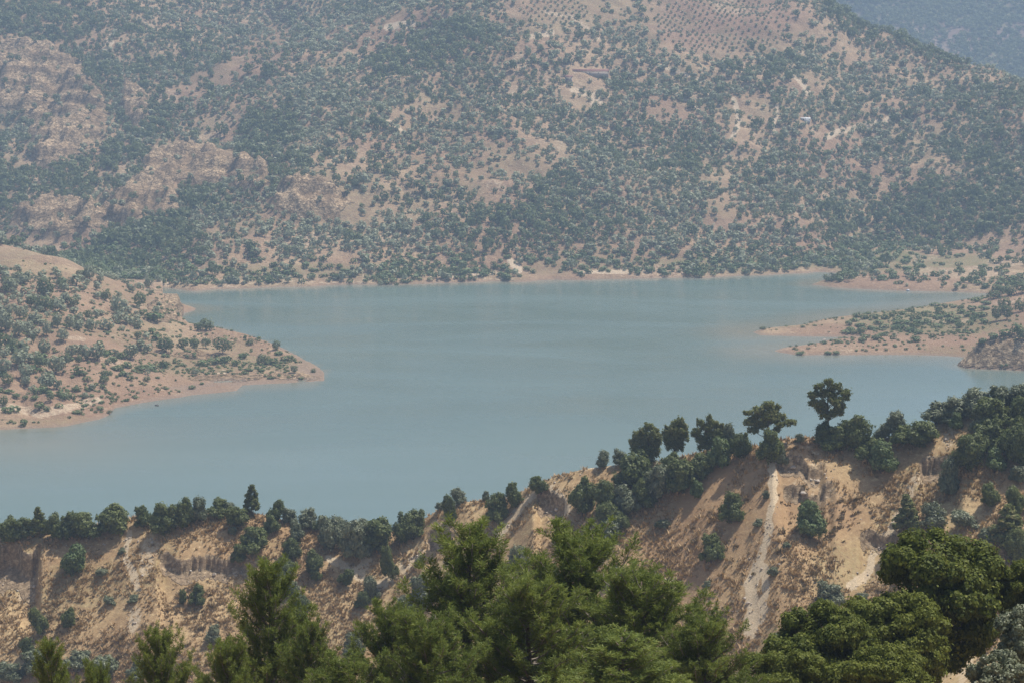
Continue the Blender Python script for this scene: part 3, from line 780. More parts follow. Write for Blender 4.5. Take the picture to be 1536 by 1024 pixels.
# picture column of the middle, row of the foot, width and height in picture points, kind, where it stands
RIDGE = []
def zone(where, L):
    for p in L: RIDGE.append((*p, where))
zone('along the far left ridge crest', [(4, 812, 36, 40, 'D'), (30, 806, 38, 34, 'D'), (60, 806, 28, 50, 'P'), (84, 806, 36, 38, 'D'), (104, 808, 46, 44, 'D'), (134, 806, 44, 44, 'D'), (165, 798, 62, 46, 'D')])
zone('on the crest left of the lone pine', [(217, 790, 30, 32, 'D'), (243, 800, 44, 48, 'D'), (271, 790, 42, 46, 'D'), (300, 780, 28, 40, 'O'), (322, 775, 32, 28, 'D'), (342, 766, 24, 18, 'O')])
zone('clinging to the cliff below the far left crest', [(107, 862, 46, 50, 'G')])
zone('standing alone on the left crest against the lake', [(377, 768, 32, 46, 'P')])
zone('just below the lone pine at left', [(360, 788, 42, 34, 'D'), (378, 828, 44, 42, 'D'), (360, 842, 26, 28, 'D')])
zone('alone on the left bare slope', [(293, 906, 30, 32, 'D'), (275, 906, 15, 26, 'D'), (65, 950, 24, 42, 'D'), (98, 942, 27, 34, 'D'), (40, 982, 24, 30, 'D')])
zone('low on the left bare slope', [(200, 902, 18, 12, 'O'), (165, 905, 22, 13, 'O'), (152, 862, 22, 14, 'O'), (183, 830, 14, 10, 'O'), (350, 800, 16, 12, 'O')])
zone('at the foot of the left slope', [(318, 962, 30, 28, 'O'), (60, 1006, 60, 36, 'O'), (112, 1004, 52, 32, 'O'), (160, 1012, 56, 34, 'O'), (20, 1020, 50, 30, 'O'), (205, 1016, 40, 28, 'O')])
zone('in the notch right of the lone pine', [(408, 784, 30, 36, 'D'), (408, 800, 26, 28, 'D'), (434, 782, 24, 24, 'O'), (448, 812, 26, 36, 'O'), (438, 836, 28, 34, 'D'), (430, 862, 36, 30, 'D'), (460, 792, 30, 32, 'O'), (478, 796, 24, 26, 'D'), (475, 858, 36, 38, 'D'), (477, 870, 20, 22, 'D'), (436, 892, 38, 36, 'O'), (442, 935, 40, 50, 'D')])
zone('in the thick clump at mid crest', [(497, 824, 44, 54, 'O'), (532, 834, 46, 62, 'O'), (512, 800, 34, 26, 'O'), (540, 794, 34, 26, 'O'), (570, 824, 52, 54, 'D'), (600, 816, 36, 48, 'D'), (618, 808, 46, 48, 'D')])
zone('on the slope below the crest clump', [(516, 876, 21, 26, 'D'), (557, 898, 30, 40, 'O'), (546, 911, 25, 28, 'D'), (589, 868, 29, 54, 'D'), (640, 902, 40, 44, 'O'), (606, 928, 40, 38, 'O'), (530, 988, 42, 42, 'O'), (628, 845, 16, 14, 'O')])
zone('on the crest before the pale landslip', [(676, 780, 26, 42, 'D'), (688, 754, 22, 26, 'O'), (660, 764, 18, 14, 'O'), (726, 750, 15, 16, 'O'), (748, 784, 38, 48, 'D'), (774, 760, 28, 40, 'D')])
zone('at the top of the pale landslip in the middle', [(812, 738, 34, 30, 'D')])
zone('just right of the pale landslip', [(874, 774, 46, 60, 'D'), (908, 768, 42, 54, 'D')])
zone('behind the tops of the central pines', [(780, 858, 36, 46, 'O'), (932, 870, 28, 26, 'O'), (868, 838, 40, 34, 'O'), (828, 868, 30, 22, 'O')])
zone('on the back crest edge by the water', [(904, 699, 25, 27, 'O'), (931, 696, 25, 24, 'O')])
zone('in the gully thicket below the pine pair', [(952, 730, 60, 56, 'D'), (985, 748, 50, 58, 'O'), (1018, 738, 56, 58, 'D'), (1045, 716, 42, 42, 'D'), (942, 772, 42, 46, 'O'), (965, 760, 46, 46, 'D'), (926, 800, 52, 48, 'D'), (905, 816, 48, 40, 'O'), (884, 834, 42, 34, 'O'), (1043, 744, 23, 28, 'G'), (945, 708, 36, 28, 'O'), (1000, 708, 40, 34, 'D')])
zone('between the pine pair and tall pines', [(1078, 700, 46, 48, 'G'), (1110, 686, 36, 40, 'D'), (1092, 664, 24, 42, 'O'), (1080, 676, 30, 34, 'D')])
zone('alone on the bare right slope', [(1096, 783, 41, 47, 'D'), (1068, 843, 36, 42, 'D')])
zone('low beside the pale earth streak', [(1149, 746, 14, 13, 'O'), (1136, 789, 16, 14, 'O'), (1160, 862, 18, 15, 'O'), (1180, 820, 14, 9, 'O'), (998, 790, 26, 13, 'O'), (1060, 880, 18, 11, 'O')])
zone('at the foot of the left tall pine', [(1157, 692, 42, 50, 'D'), (1172, 696, 23, 25, 'O')])
zone('at the foot of the right tall pine', [(1236, 666, 44, 36, 'D'), (1255, 676, 44, 40, 'D'), (1200, 662, 16, 14, 'O'), (1282, 674, 48, 56, 'D'), (1322, 708, 56, 50, 'G'), (1300, 690, 40, 36, 'D')])
zone('on the crest right of the tall pines', [(1345, 652, 38, 38, 'O'), (1372, 668, 56, 44, 'D'), (1325, 655, 26, 26, 'O'), (1355, 664, 36, 30, 'D')])
zone('in the big thicket on the right crest', [(1405, 626, 56, 34, 'O'), (1434, 644, 27, 28, 'G'), (1440, 612, 50, 30, 'O'), (1470, 620, 52, 40, 'O'), (1500, 610, 50, 34, 'O'), (1530, 606, 44, 34, 'O'), (1500, 640, 60, 46, 'D'), (1530, 636, 50, 44, 'D'), (1455, 702, 56, 60, 'D'), (1480, 676, 54, 52, 'D'),
      (1512, 690, 62, 66, 'D'), (1492, 707, 40, 38, 'G'), (1534, 700, 44, 60, 'D'), (1468, 650, 44, 40, 'O')])
zone('on the slope under the right thicket', [(1420, 742, 32, 62, 'O'), (1216, 806, 54, 58, 'G'), (1400, 792, 42, 42, 'O'), (1446, 788, 44, 28, 'O'), (1488, 758, 36, 38, 'D'), (1532, 768, 36, 42, 'D'), (1530, 720, 30, 26, 'O')])
zone('on the slope behind the largest oak', [(1362, 798, 46, 62, 'P'), (1512, 824, 56, 74, 'P'), (1530, 846, 40, 60, 'D'), (1478, 812, 30, 24, 'O')])
zone('at the foot of the right bare slope', [(1246, 908, 42, 38, 'O'), (1230, 930, 30, 22, 'O'), (1168, 968, 34, 20, 'O'), (1290, 905, 26, 20, 'O')])

def sizeword(w, h):
    a = max(w, h)
    return 'tiny' if a < 17 else 'small' if a < 29 else 'medium' if a < 43 else 'large'
seq = {}
ents = []
for (px, fy, w, h, k, where) in RIDGE:
    key = (k, sizeword(w, h), where); seq.setdefault(key, []).append(px)
for i, (px, fy, w, h, k, where) in enumerate(sorted(RIDGE, key=lambda r: r[0])):
    protos, pw, ph, name, cat, desc = PROTO[k]
    x, y, z = hit(px, min(fy, 1015) , 400, 640)
    if fy > 1015:
        x, y, z = hit(px, fy, 360, 640)
    s = y / FP
    W, Hh = w * s * 1.0, h * s * 1.02
    key = (k, sizeword(w, h), where); L = sorted(seq[key])
    sz = sizeword(w, h)
    lab = f"{sz} {desc} {where}"
    if len(L) > 1: lab += f", {ORD[L.index(px)]} from the left"
    place(name, protos[i % len(protos)], (x, y, z - .25), (i * 1.7) % 6.28, (W / pw * (1 + .14 * math.sin(i * 3.3)), W / pw * (1 + .14 * math.cos(i * 2.1)), Hh / ph), lab, cat, 'bushes and shrubs on the near ridge' if k != 'P' else 'young pines on the near ridge', .16 if k != 'P' else .05)

# the pines on the ridge that stand out against the water
def ridge_pine(px, fy, parts, label, rot=0.0, sc=1.0):
    x, y, z = hit(px, fy, 440, 600)
    return place('pine_tree', parts, (x, y, z - .2), rot, (sc, sc, sc), label, 'pine tree', 'old pines on the near ridge')
pa = [(0.4, 0, 11.3, 1.5, .75), (1.9, .3, 10.4, 1.4, .7), (-1.9, -.4, 9.9, 1.7, .7), (-4.2, .2, 9.2, 1.2, .5), (-2.6, 1.0, 8.3, 1.5, .7), (.6, -.8, 8.6, 2.2, .9), (3.2, .2, 8.2, 1.5, .7), (5.4, 0, 7.0, 1.7, .55), (3.2, -.9, 6.6, 1.7, .7),
      (-3.6, .4, 6.8, 1.9, .8), (-.8, .9, 6.4, 1.9, .9), (-3.0, -.2, 5.2, 1.4, .6), (.9, -.2, 9.8, 1.7, .8), (2.4, 0, 5.2, 1.0, .5)]
ridge_pine(1149, 676, clump_pine(401, pa, 12.6, 16000, .26, (.5, 0)), 'tall spreading crest pine with wide uneven tiers, left of the two tall ones')
pb = [(.3, 0, 14.6, 1.6, .8), (-1.6, .3, 13.6, 1.5, .7), (2.2, .2, 13.5, 1.6, .7), (4.1, -.2, 12.3, 1.7, .6), (3.9, .2, 11.0, 1.4, .6), (-2.8, .1, 11.6, 1.8, .8), (.4, .6, 12.0, 2.2, .9), (1.8, -.9, 10.4, 2.0, .9), (-2.3, -.2, 9.7, 2.0, .85),
      (3.2, 0, 9.0, 1.6, .75), (-1.2, .5, 8.3, 1.9, .8), (1.6, .2, 7.5, 2.0, .8), (-.6, -.4, 7.0, 1.5, .7), (2.9, .1, 7.6, 1.2, .6)]
ridge_pine(1239, 665, clump_pine(402, pb, 15.8, 17000, .26, (.4, 0)), 'tallest crest pine with dense dark rounded crown and bare lower trunk')
pc = [(.4, 0, 9.0, 1.3, .8), (1.4, .4, 8.0, 1.4, .9), (-1.2, .2, 8.0, 1.4, .9), (-2.6, .2, 6.6, 1.5, 1.0), (.2, -.4, 6.8, 1.9, 1.1), (2.0, -.5, 6.4, 1.6, 1.0), (-3.3, -.2, 5.0, 1.5, 1.1), (-1.2, .5, 5.2, 2.0, 1.2), (1.6, .2, 4.8, 1.8, 1.1), (-2.6, 0, 3.4, 1.6, 1.1), (-.2, 0, 3.4, 2.0, 1.2), (1.8, .3, 3.0, 1.6, 1.1), (0, 0, 1.8, 2.2, 1.2)]
ridge_pine(972, 692, clump_pine(403, pc, 9.6, 13000, .26), 'bushy olive green pine on the crest, left one of the close pair')
pd = [(2.0, 0, 9.8, 1.1, .8), (.8, .4, 9.0, 1.3, .9), (2.4, .2, 8.2, 1.4, .9), (-.4, 0, 7.8, 1.4, 1.0), (1.2, -.4, 7.0, 1.8, 1.1), (2.6, .1, 6.2, 1.4, 1.0), (-.9, .2, 6.0, 1.6, 1.0), (1.0, .1, 5.0, 1.8, 1.1), (-.4, .1, 4.0, 1.5, 1.0), (1.8, 0, 3.6, 1.2, .8)]
ridge_pine(1008, 690, clump_pine(404, pd, 10.4, 12000, .26, (.9, 0)), 'brownish green pine leaning right on the crest, right one of the close pair')
pe = [(.4, 0, 9.2, .9, .9), (-1.6, .2, 8.2, .9, .8), (1.8, .2, 8.0, 1.0, .8), (0, 0, 7.3, 1.6, .9), (2.8, 0, 6.6, 1.2, .7), (-2.3, 0, 6.2, 1.4, .8), (1.0, .4, 5.6, 1.8, .9), (-1.4, .3, 4.4, 1.8, .9), (1.8, 0, 3.9, 1.7, .8), (-.2, 0, 2.8, 1.9, .9), (3.4, 0, 7.6, .7, .5)]
ridge_pine(1060, 684, clump_pine(405, pe, 9.9, 13000, .26), 'ragged spiky topped pine between the close pair and the tall pines')

# ------------------------------------------------------------------ foreground trees
NP = [needle_pine(500, 11.5, 3.3, .1, 112, .75), needle_pine(501, 11.5, 2.7, .08, 115, .75), needle_pine(502, 11.5, 3.7, .08, 115, .75)]
def fg_pine(px, top, wpx, D, v, label, hh=None):
    x, y, zt = at_depth(px, top, D)
    zg = float(height(x, y)[0])
    h = zt - zg
    if h < 5:
        h = 5.0
    s = h / 11.7
    ww = wpx * D / FP / (2 * (3.3, 2.7, 3.7)[v]) / .92
    place('pine_tree', NP[v], (x, y, zg), px * .37, (ww, ww, s), label, 'pine tree', 'foreground pines')
FG = [(392, 842, 175, 122, 1, 'tall narrow foreground pine at the left, rising well above its neighbours'),
      (235, 948, 140, 118, 0, 'lower foreground pine just left of the tall narrow one'),
      (68, 960, 105, 112, 1, 'foreground pine nearest the bottom left corner'),
      (462, 934, 125, 116, 1, 'short slim foreground pine just right of the tall narrow one'),
      (330, 968, 150, 108, 2, 'low foreground pine in front of the tall narrow one, cut by the bottom edge'),
      (588, 908, 185, 124, 0, 'foreground pine with rounded light green top, left of the big central pair'),
      (722, 786, 253, 128, 1, 'big central foreground pine with upright leading shoots, left of the central pair'),
      (876, 796, 312, 126, 0, 'big dense central foreground pine, right of the central pair'),
      (800, 872, 285, 112, 2, 'foreground pine in front of and between the central pair'),
      (985, 862, 330, 120, 2, 'foreground pine sloping down right of the big central one'),
      (1062, 922, 221, 116, 0, 'rightmost foreground pine next to the dark oaks'),
      (660, 935, 250, 106, 2, 'low foreground pine at the bottom edge under the left central pine'),
      (520, 985, 195, 104, 0, 'low pine at the bottom edge between the tall left pine and the centre'),
      (930, 945, 285, 102, 1, 'low foreground pine at the bottom edge under the right central pine'),
      (150, 1004, 110, 104, 2, 'lowest foreground pine at the bottom edge near the left corner')]
for p in FG: fg_pine(*p)
OK1 = oak_meshes(601, 8.0, 9.0, 90000, .14)
OK2 = oak_meshes(602, 8.0, 7.0, 85000, .14)
OK3 = oak_meshes(603, 5.0, 4.6, 32000, .13, M_olive)
def fg_oak(px, top, wpx, D, parts, pw, ph, label, name='oak_tree', cat='oak tree', hmin=None, group='foreground oaks'):
    x, y, zt = at_depth(px, top, D)
    zg = float(height(x, y)[0])
    h = max(zt - zg, hmin or 2.5)
    k = wpx * D / FP / pw
    e = place(name, parts, (x, y, zt - h), px * .21, (1, 1, 1), label, cat, group)
    for c in e.children:
        if c.name.startswith('crown'):
            c.scale = (k, k, min(k * 1.12, h / ph)); c.location = (0, 0, max(h - ph * k * 1.12, 0) * .94)
        else: c.scale = (k, k, h / ph)
fg_oak(1408, 784, 225, 150, OK1, 8.0, 9.0, 'largest dark green round headed oak in the foreground at the right')
fg_oak(1345, 880, 190, 142, OK2, 8.0, 7.0, 'dark green oak in front of the largest one')
fg_oak(1235, 900, 190, 138, OK2, 8.0, 7.0, 'broad dark green oak next to the rightmost foreground pine')
fg_oak(1180, 960, 160, 130, OK1, 8.0, 9.0, 'low dark green oak at the bottom edge by the rightmost foreground pine')
fg_oak(1320, 965, 180, 128, OK2, 8.0, 7.0, 'low dark green oak at the bottom edge under the largest one')
fg_oak(1545, 838, 120, 150, OK2, 8.0, 7.0, 'oak half cut off by the right edge, in shade behind the largest one')
fg_oak(1500, 975, 110, 120, OK3, 5.0, 4.6, 'pale grey green olive bush in the bottom right corner', 'olive_bush', 'bush', 2.0, 'foreground olive bushes')
fg_oak(1545, 905, 110, 124, OK3, 5.0, 4.6, 'grey green olive bush cut by the right edge above the corner', 'olive_bush', 'bush', 2.0, 'foreground olive bushes')

# ------------------------------------------------------------------ far vegetation
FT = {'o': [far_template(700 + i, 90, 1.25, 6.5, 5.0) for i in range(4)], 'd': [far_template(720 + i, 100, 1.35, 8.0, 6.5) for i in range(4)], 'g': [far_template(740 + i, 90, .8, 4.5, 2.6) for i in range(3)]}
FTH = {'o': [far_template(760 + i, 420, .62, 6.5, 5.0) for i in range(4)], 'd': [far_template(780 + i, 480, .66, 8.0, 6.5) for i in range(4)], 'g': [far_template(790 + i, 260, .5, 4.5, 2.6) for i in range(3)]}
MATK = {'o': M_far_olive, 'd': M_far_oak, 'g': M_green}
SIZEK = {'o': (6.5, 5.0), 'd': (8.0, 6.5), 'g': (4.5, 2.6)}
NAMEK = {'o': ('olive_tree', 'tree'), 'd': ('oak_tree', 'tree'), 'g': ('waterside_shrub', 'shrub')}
FM = {}
for q, T in (('lo', FT), ('hi', FTH)):
    for k, L in T.items():
        for i, (lv, tr) in enumerate(L):
            V, F, idx = join([(lv[0], [lv[1]]), tr])
            FM[(q, k, i)] = mesh(NAMEK[k][0], V, F, [MATK[k], M_bark], False, {'tint': np.zeros(len(V))}, (idx > 0).astype(int))

def far_tree(k, x, y, z, w, h, label, group, q='hi'):
    n = len(FT[k]); i = int(rng.integers(n))
    o = obj(NAMEK[k][0], FM[(q, k, i)], label=label, category=NAMEK[k][1], group=group)
    sx = w / SIZEK[k][0]; sz = h / SIZEK[k][1]
    o.location = (x, y, z - .2); o.rotation_euler = (0, 0, float(rng.uniform(0, 6.28))); o.scale = (sx, sx, sz)
    return o

LB = []      # left bank and spits, each placed by hand: column, foot row, width, height, kind, where
def lz(where, L):
    for p in L: LB.append((*p, where))
lz('on the upper left bank above the cove', [(68, 444, 28, 28, 'd'), (68, 468, 30, 24, 'd'), (47, 460, 20, 17, 'd'), (88, 459, 20, 14, 'o'), (110, 461, 20, 16, 'd'), (98, 452, 18, 14, 'o'), (36, 426, 18, 14, 'o'), (10, 432, 20, 18, 'd'), (26, 424, 20, 16, 'o')])
lz('on the bank above the stone headland', [(159, 451, 17, 18, 'd'), (133, 482, 14, 18, 'd'), (120, 484, 14, 14, 'o'), (180, 474, 30, 28, 'o'), (209, 464, 21, 26, 'd'), (150, 472, 16, 8, 'o'), (134, 420, 20, 24, 'o'), (150, 424, 14, 16, 'o'), (120, 416, 16, 12, 'd')])
lz('in front of the stone headland', [(230, 481, 32, 18, 'g'), (197, 484, 11, 8, 'd'), (213, 472, 14, 10, 'g')])
lz('on top of the left promontory', [(310, 496, 26, 20, 'd'), (297, 497, 14, 13, 'd'), (370, 499, 15, 11, 'd'), (207, 509, 13, 13, 'd'), (376, 517, 13, 11, 'd'), (414, 525, 14, 15, 'd'), (392, 507, 10, 6, 'g')])
lz('along the flank of the left promontory', [(249, 528, 28, 24, 'd'), (276, 523, 18, 16, 'd'), (292, 523, 18, 16, 'd'), (309, 522, 17, 16, 'd'), (334, 530, 31, 25, 'd'), (197, 538, 26, 22, 'o')])
lz('at the foot of the left promontory', [(228, 554, 26, 13, 'g'), (246, 550, 20, 12, 'g'), (212, 556, 22, 11, 'g'), (304, 548, 22, 12, 'g'), (320, 546, 24, 14, 'g'), (338, 544, 24, 14, 'g'), (354, 548, 18, 12, 'g'), (365, 536, 20, 10, 'g'), (393, 546, 20, 16, 'd'), (410, 546, 18, 12, 'g'), (430, 540, 22, 10, 'g'), (418, 532, 16, 8, 'g'), (441, 559, 13, 12, 'd'),
   (470, 558, 10, 8, 'g'), (182, 538, 20, 14, 'g'), (293, 562, 14, 10, 'o'), (405, 568, 10, 6, 'g'), (288, 583, 12, 8, 'g'), (303, 576, 8, 5, 'g'), (389, 556, 10, 7, 'g'), (372, 556, 12, 7, 'g'), (452, 568, 10, 5, 'g')])
lz('on the low slope above the left shore', [(220, 571, 13, 9, 'd'), (158, 566, 18, 12, 'd'), (156, 574, 18, 12, 'd'), (154, 582, 13, 9, 'g'), (176, 556, 20, 12, 'g'), (184, 563, 14, 9, 'g'), (125, 562, 14, 10, 'g'), (137, 584, 12, 8, 'g'), (118, 546, 12, 15, 'd'), (130, 570, 16, 9, 'g'), (114, 586, 14, 10, 'g'), (95, 598, 16, 14, 'g'), (76, 602, 14, 14, 'd'), (38, 598, 10, 8, 'g'),
   (24, 596, 14, 10, 'g'), (5, 608, 16, 18, 'd'), (12, 590, 18, 10, 'g'), (52, 598, 14, 8, 'g'), (36, 638, 14, 14, 'g'), (116, 620, 18, 8, 'g'), (150, 614, 14, 8, 'g'), (173, 592, 6, 5, 'd'), (164, 620, 10, 6, 'd')])
lz('in the olive grove on the left bank', [(12, 474, 18, 18, 'o'), (30, 478, 22, 20, 'o'), (52, 486, 22, 20, 'o'), (8, 496, 26, 28, 'o'), (28, 504, 26, 24, 'o'), (42, 500, 22, 20, 'o'), (70, 504, 16, 24, 'o'), (86, 492, 18, 22, 'o'), (105, 494, 18, 22, 'o'), (95, 512, 18, 20, 'o'), (118, 496, 20, 16, 'o'), (66, 532, 22, 26, 'o'), (20, 524, 26, 18, 'd'), (36, 528, 20, 14, 'd'), (50, 516, 6, 16, 'd'), (108, 536, 26, 20, 'o'),
   (128, 540, 26, 24, 'o'), (146, 540, 28, 26, 'o'), (162, 546, 12, 9, 'o'), (6, 536, 24, 18, 'o'), (30, 548, 30, 22, 'o'), (60, 552, 22, 20, 'd'), (84, 560, 32, 28, 'o'), (96, 548, 22, 22, 'd'), (8, 560, 24, 24, 'o'), (38, 566, 26, 22, 'o'), (12, 576, 22, 20, 'd'), (38, 578, 18, 16, 'o'), (70, 582, 32, 26, 'o'), (60, 468, 14, 10, 'o')])
lz('at the root of the right spit', [(1434 + 60, 482, 18, 24, 'd'), (1510, 480, 20, 22, 'd'), (1506, 466, 22, 22, 'd'), (1530, 468, 20, 20, 'd'), (1490, 448, 26, 14, 'd'), (1512, 444, 26, 16, 'd'), (1533, 440, 26, 16, 'd'), (1500, 440, 20, 12, 'd'), (1526, 500, 24, 20, 'g'), (1508, 504, 22, 14, 'g'), (1490, 508, 18, 12, 'g'), (1534, 510, 18, 18, 'd'), (1474, 514, 14, 10, 'g')])
g2 = np.random.default_rng(55)
sp = []
for i in range(400):
    if len(sp) >= 62: break
    px = g2.uniform(1268, 1480); cy = 497 - (px - 1268) * .13; py = cy + g2.normal(0, 13)
    if px > 1400 and py > 492: py -= 16
    if py < 478 - (px - 1268) * .14 or py > 516: continue
    if any(abs(px - a[0]) < 9 and abs(py - a[1]) < 4.5 for a in sp): continue
    sp.append((px, py, g2.uniform(11, 22), g2.uniform(7, 12), 'g'))
lz('in the green patch on the right spit', sp + [(1236, 516, 10, 7, 'g'), (1258, 514, 14, 7, 'g'), (1200, 531, 16, 6, 'g'), (1242, 531, 12, 7, 'g'), (1254, 531, 12, 8, 'g'), (1204, 491, 9, 5, 'g'), (1144, 495, 12, 6, 'd'), (1222, 489, 8, 4, 'g')])
seq = {}
cnt = {'o': 0, 'd': 0, 'g': 0}
for p in LB:
    seq.setdefault((p[4], 'low' if p[3] < 15 else 'full', p[5]), []).append(p[0])
DESC = {'o': 'grey olive tree', 'd': 'dark round tree', 'g': 'green shrub'}
for (px, fy, w, h, k, where) in LB:
    x, y, z = hit(px, fy, 1080, 1800, 700)
    s = y / FP; cnt[k] += 1
    hw = 'low' if h < 15 else 'full'
    L = sorted(seq[(k, hw, where)])
    lab = f"{hw} {DESC[k]} {where}"
    if 1 < len(L) <= 20: lab += f", {ORD[L.index(px)]} from the left"
    far_tree(k, x, y, z, w * s * 1.12, h * s * (.8 if k == 'g' else 1.08), lab, {'o': 'olive trees across the lake', 'd': 'dark trees across the lake', 'g': 'shrubs along the far shores'}[k])

# far hillside cover
GRID = 5.9
gy, gx = np.meshgrid(np.arange(1130, 3010, GRID), np.arange(-760, 760, GRID), indexing='ij')
gx = gx + (np.arange(gy.shape[0])[:, None] % 2) * GRID * .5
x = (gx + rng.uniform(-.42, .42, gx.shape) * GRID).ravel(); y = (gy + rng.uniform(-.42, .42, gx.shape) * GRID).ravel()
k = np.abs(x / y) < .262
x, y = x[k], y[k]
z, rk = terrain(x, y)
px, py = proj(x, y, z)
nA = fbm(x, y, 75, 4, 801); nB = fbm(x, y, 170, 3, 805); nC = fbm(x, y, 28, 3, 809)
w2 = nC * 8
BARE = [(350, 105, 110, 22, .85, -32), (590, 50, 60, 28, .8), (620, 35, 40, 20, .9), (1090, 35, 105, 48, 1), (870, 18, 100, 28, .8), (810, 60, 50, 22, .7), (860, 80, 80, 22, .55), (875, 140, 35, 22, .95), (770, 100, 20, 30, .6), (1130, 180, 45, 35, .75), (1085, 320, 26, 24, .9), (1010, 170, 45, 18, .7),
        (1240, 210, 50, 20, .6), (1210, 130, 30, 20, .7), (1280, 80, 40, 20, .6), (640, 230, 20, 14, .6), (740, 260, 26, 40, .7, 10), (600, 185, 26, 20, .6), (160, 60, 40, 16, .6), (420, 60, 30, 14, .7), (500, 40, 30, 14, .6), (1200, 40, 30, 30, .6), (60, 372, 50, 14, .8), (255, 215, 25, 10, .6),
        (1400, 250, 40, 14, .5), (1340, 140, 40, 16, .5), (1470, 110, 40, 14, .5), (480, 390, 80, 16, .45), (870, 405, 130, 9, .6), (690, 385, 80, 14, .35), (1080, 270, 50, 14, .5), (950, 380, 70, 12, .4), (700, 210, 40, 8, .6), (820, 230, 26, 18, .5), (1400, 400, 130, 14, .75), (1380, 422, 120, 12, .85), (1500, 380, 40, 14, .7), (1420, 383, 110, 14, .8), (1440, 398, 130, 24, .95), (1510, 360, 40, 20, .6)]
DENSE = [(670, 62, 75, 34, 1), (610, 90, 70, 28, .8, -20), (230, 180, 60, 26, .9), (400, 205, 50, 50, 1), (140, 120, 40, 26, .9, 30), (430, 250, 40, 50, .8), (830, 305, 60, 40, 1), (770, 340, 80, 30, .9), (1420, 320, 130, 46, 1), (1330, 345, 120, 30, 1), (1460, 200, 60, 60, .9), (1500, 250, 60, 70, 1), (1130, 60, 40, 30, .7), (1060, 45, 60, 20, .6),
         (1150, 110, 60, 30, .6), (720, 380, 70, 24, .8), (200, 375, 90, 34, .9), (100, 270, 60, 24, .9), (20, 290, 40, 40, .8), (40, 30, 80, 40, .8), (190, 240, 60, 22, .7), (1280, 40, 60, 20, .8, 35), (1390, 78, 70, 10, .9, 25), (330, 300, 60, 20, .5), (1036, 235, 18, 22, 1), (900, 345, 70, 26, .7), (560, 250, 80, 60, .5), (1480, 150, 60, 30, .7), (250, 355, 40, 40, .8), (660, 340, 40, 20, .6)]
bare = ell(px + w2, py + w2, BARE); dense = ell(px + w2 * 1.5, py + w2 * 1.5, DENSE)
ror = np.maximum(ell(px, py, [(1085, 36, 120, 52), (830, 16, 60, 24)]), ((np.abs(px - 886) < 32) & (np.abs(py - 112) < 8)) | ((np.abs(px - 853) < 7) & (np.abs(py - 123) < 7)) | ((np.abs(px - 1208) < 9) & (np.abs(py - 184) < 6)))
p = np.clip(.83 + .62 * nA + .34 * nB + .25 * nC, .02, 1) * (1 - .86 * bare)
p = np.maximum(p, dense * .97) * (1 - .90 * sstep(.25, .6, rk)) * (1 - ror)
lbank = (y < 1720) & (px < 300)
p = np.where(lbank, np.clip(-.02 + .4 * nA + .2 * nC + .18 * sstep(140, 20, px), 0, .5) * (px < 240) * (py > 405) * (z > 4), np.where(y < 1690, 0, p))
p = np.where((y > 1690) & (z < 9) & (px > 290), np.maximum(p, (.55 + .8 * nC) * (1 - .9 * ell(px, py, [(1410, 404, 190, 34)]))), p)
p = np.clip(p, 0, 1) * sstep(.8, 2.6, z + 2.5 * nC)
darkp = np.clip(.24 + .5 * nB - .3 * nA + .72 * dense + .25 * sstep(480, 250, px) * sstep(420, 300, py) - .3 * ((px > 160) & (px < 290) & (py > 150) & (py < 210)), .04, .93)
pick = rng.random(len(x)) < p
x, y, z, px, py, darkp, dense, nA = [q[pick] for q in (x, y, z, px, py, darkp, dense, nA)]
isd = rng.random(len(x)) < darkp
low = (z < 16) & (py > 345) & (rng.random(len(x)) < .72)
kind = np.where(low, 'g', np.where(isd, 'd', 'o'))
W = np.where(kind == 'd', np.clip(6.0 * np.exp(rng.normal(0, .34, len(x))), 3, 13) + 2.5 * dense * rng.random(len(x)), np.where(kind == 'o', np.clip(5.7 * np.exp(rng.normal(0, .30, len(x))), 2.6, 9.5), rng.uniform(5, 9, len(x))))
Hh = W * np.where(kind == 'd', rng.uniform(.75, 1.05, len(x)), np.where(kind == 'o', rng.uniform(.66, .92, len(x)), rng.uniform(.4, .6, len(x))))
big = rng.random(len(x)) < .02
W[big] *= 1.3; Hh[big] *= 1.4
# young orchard in rows on the upper slope
ang = R(28)
oy, ox = np.meshgrid(np.arange(-500, 500, 8.5), np.arange(-500, 500, 8.5), indexing='ij')
cx_, cy_, _ = hit(1085, 36, 1900, 2900)
xx = cx_ + ox * math.cos(ang) - oy * math.sin(ang); yy = cy_ + ox * math.sin(ang) + oy * math.cos(ang)
xx = xx.ravel() + rng.normal(0, .5, xx.size); yy = yy.ravel() + rng.normal(0, .5, yy.size)
zz = height(xx, yy); qx, qy = proj(xx, yy, zz)
ok = (ell(qx, qy, [(1085, 36, 100, 46), (830, 16, 52, 20)]) > .5) & (yy < 2740) & (rng.random(len(xx)) < .9)
n0 = len(x)
x = np.concatenate([x, xx[ok]]); y = np.concatenate([y, yy[ok]]); z = np.concatenate([z, zz[ok]]); px = np.concatenate([px, qx[ok]]); py = np.concatenate([py, qy[ok]])
kind = np.concatenate([kind, np.full(ok.sum(), 'o')]); wn = rng.uniform(3.2, 4.6, ok.sum()); W = np.concatenate([W, wn]); Hh = np.concatenate([Hh, wn * .85])

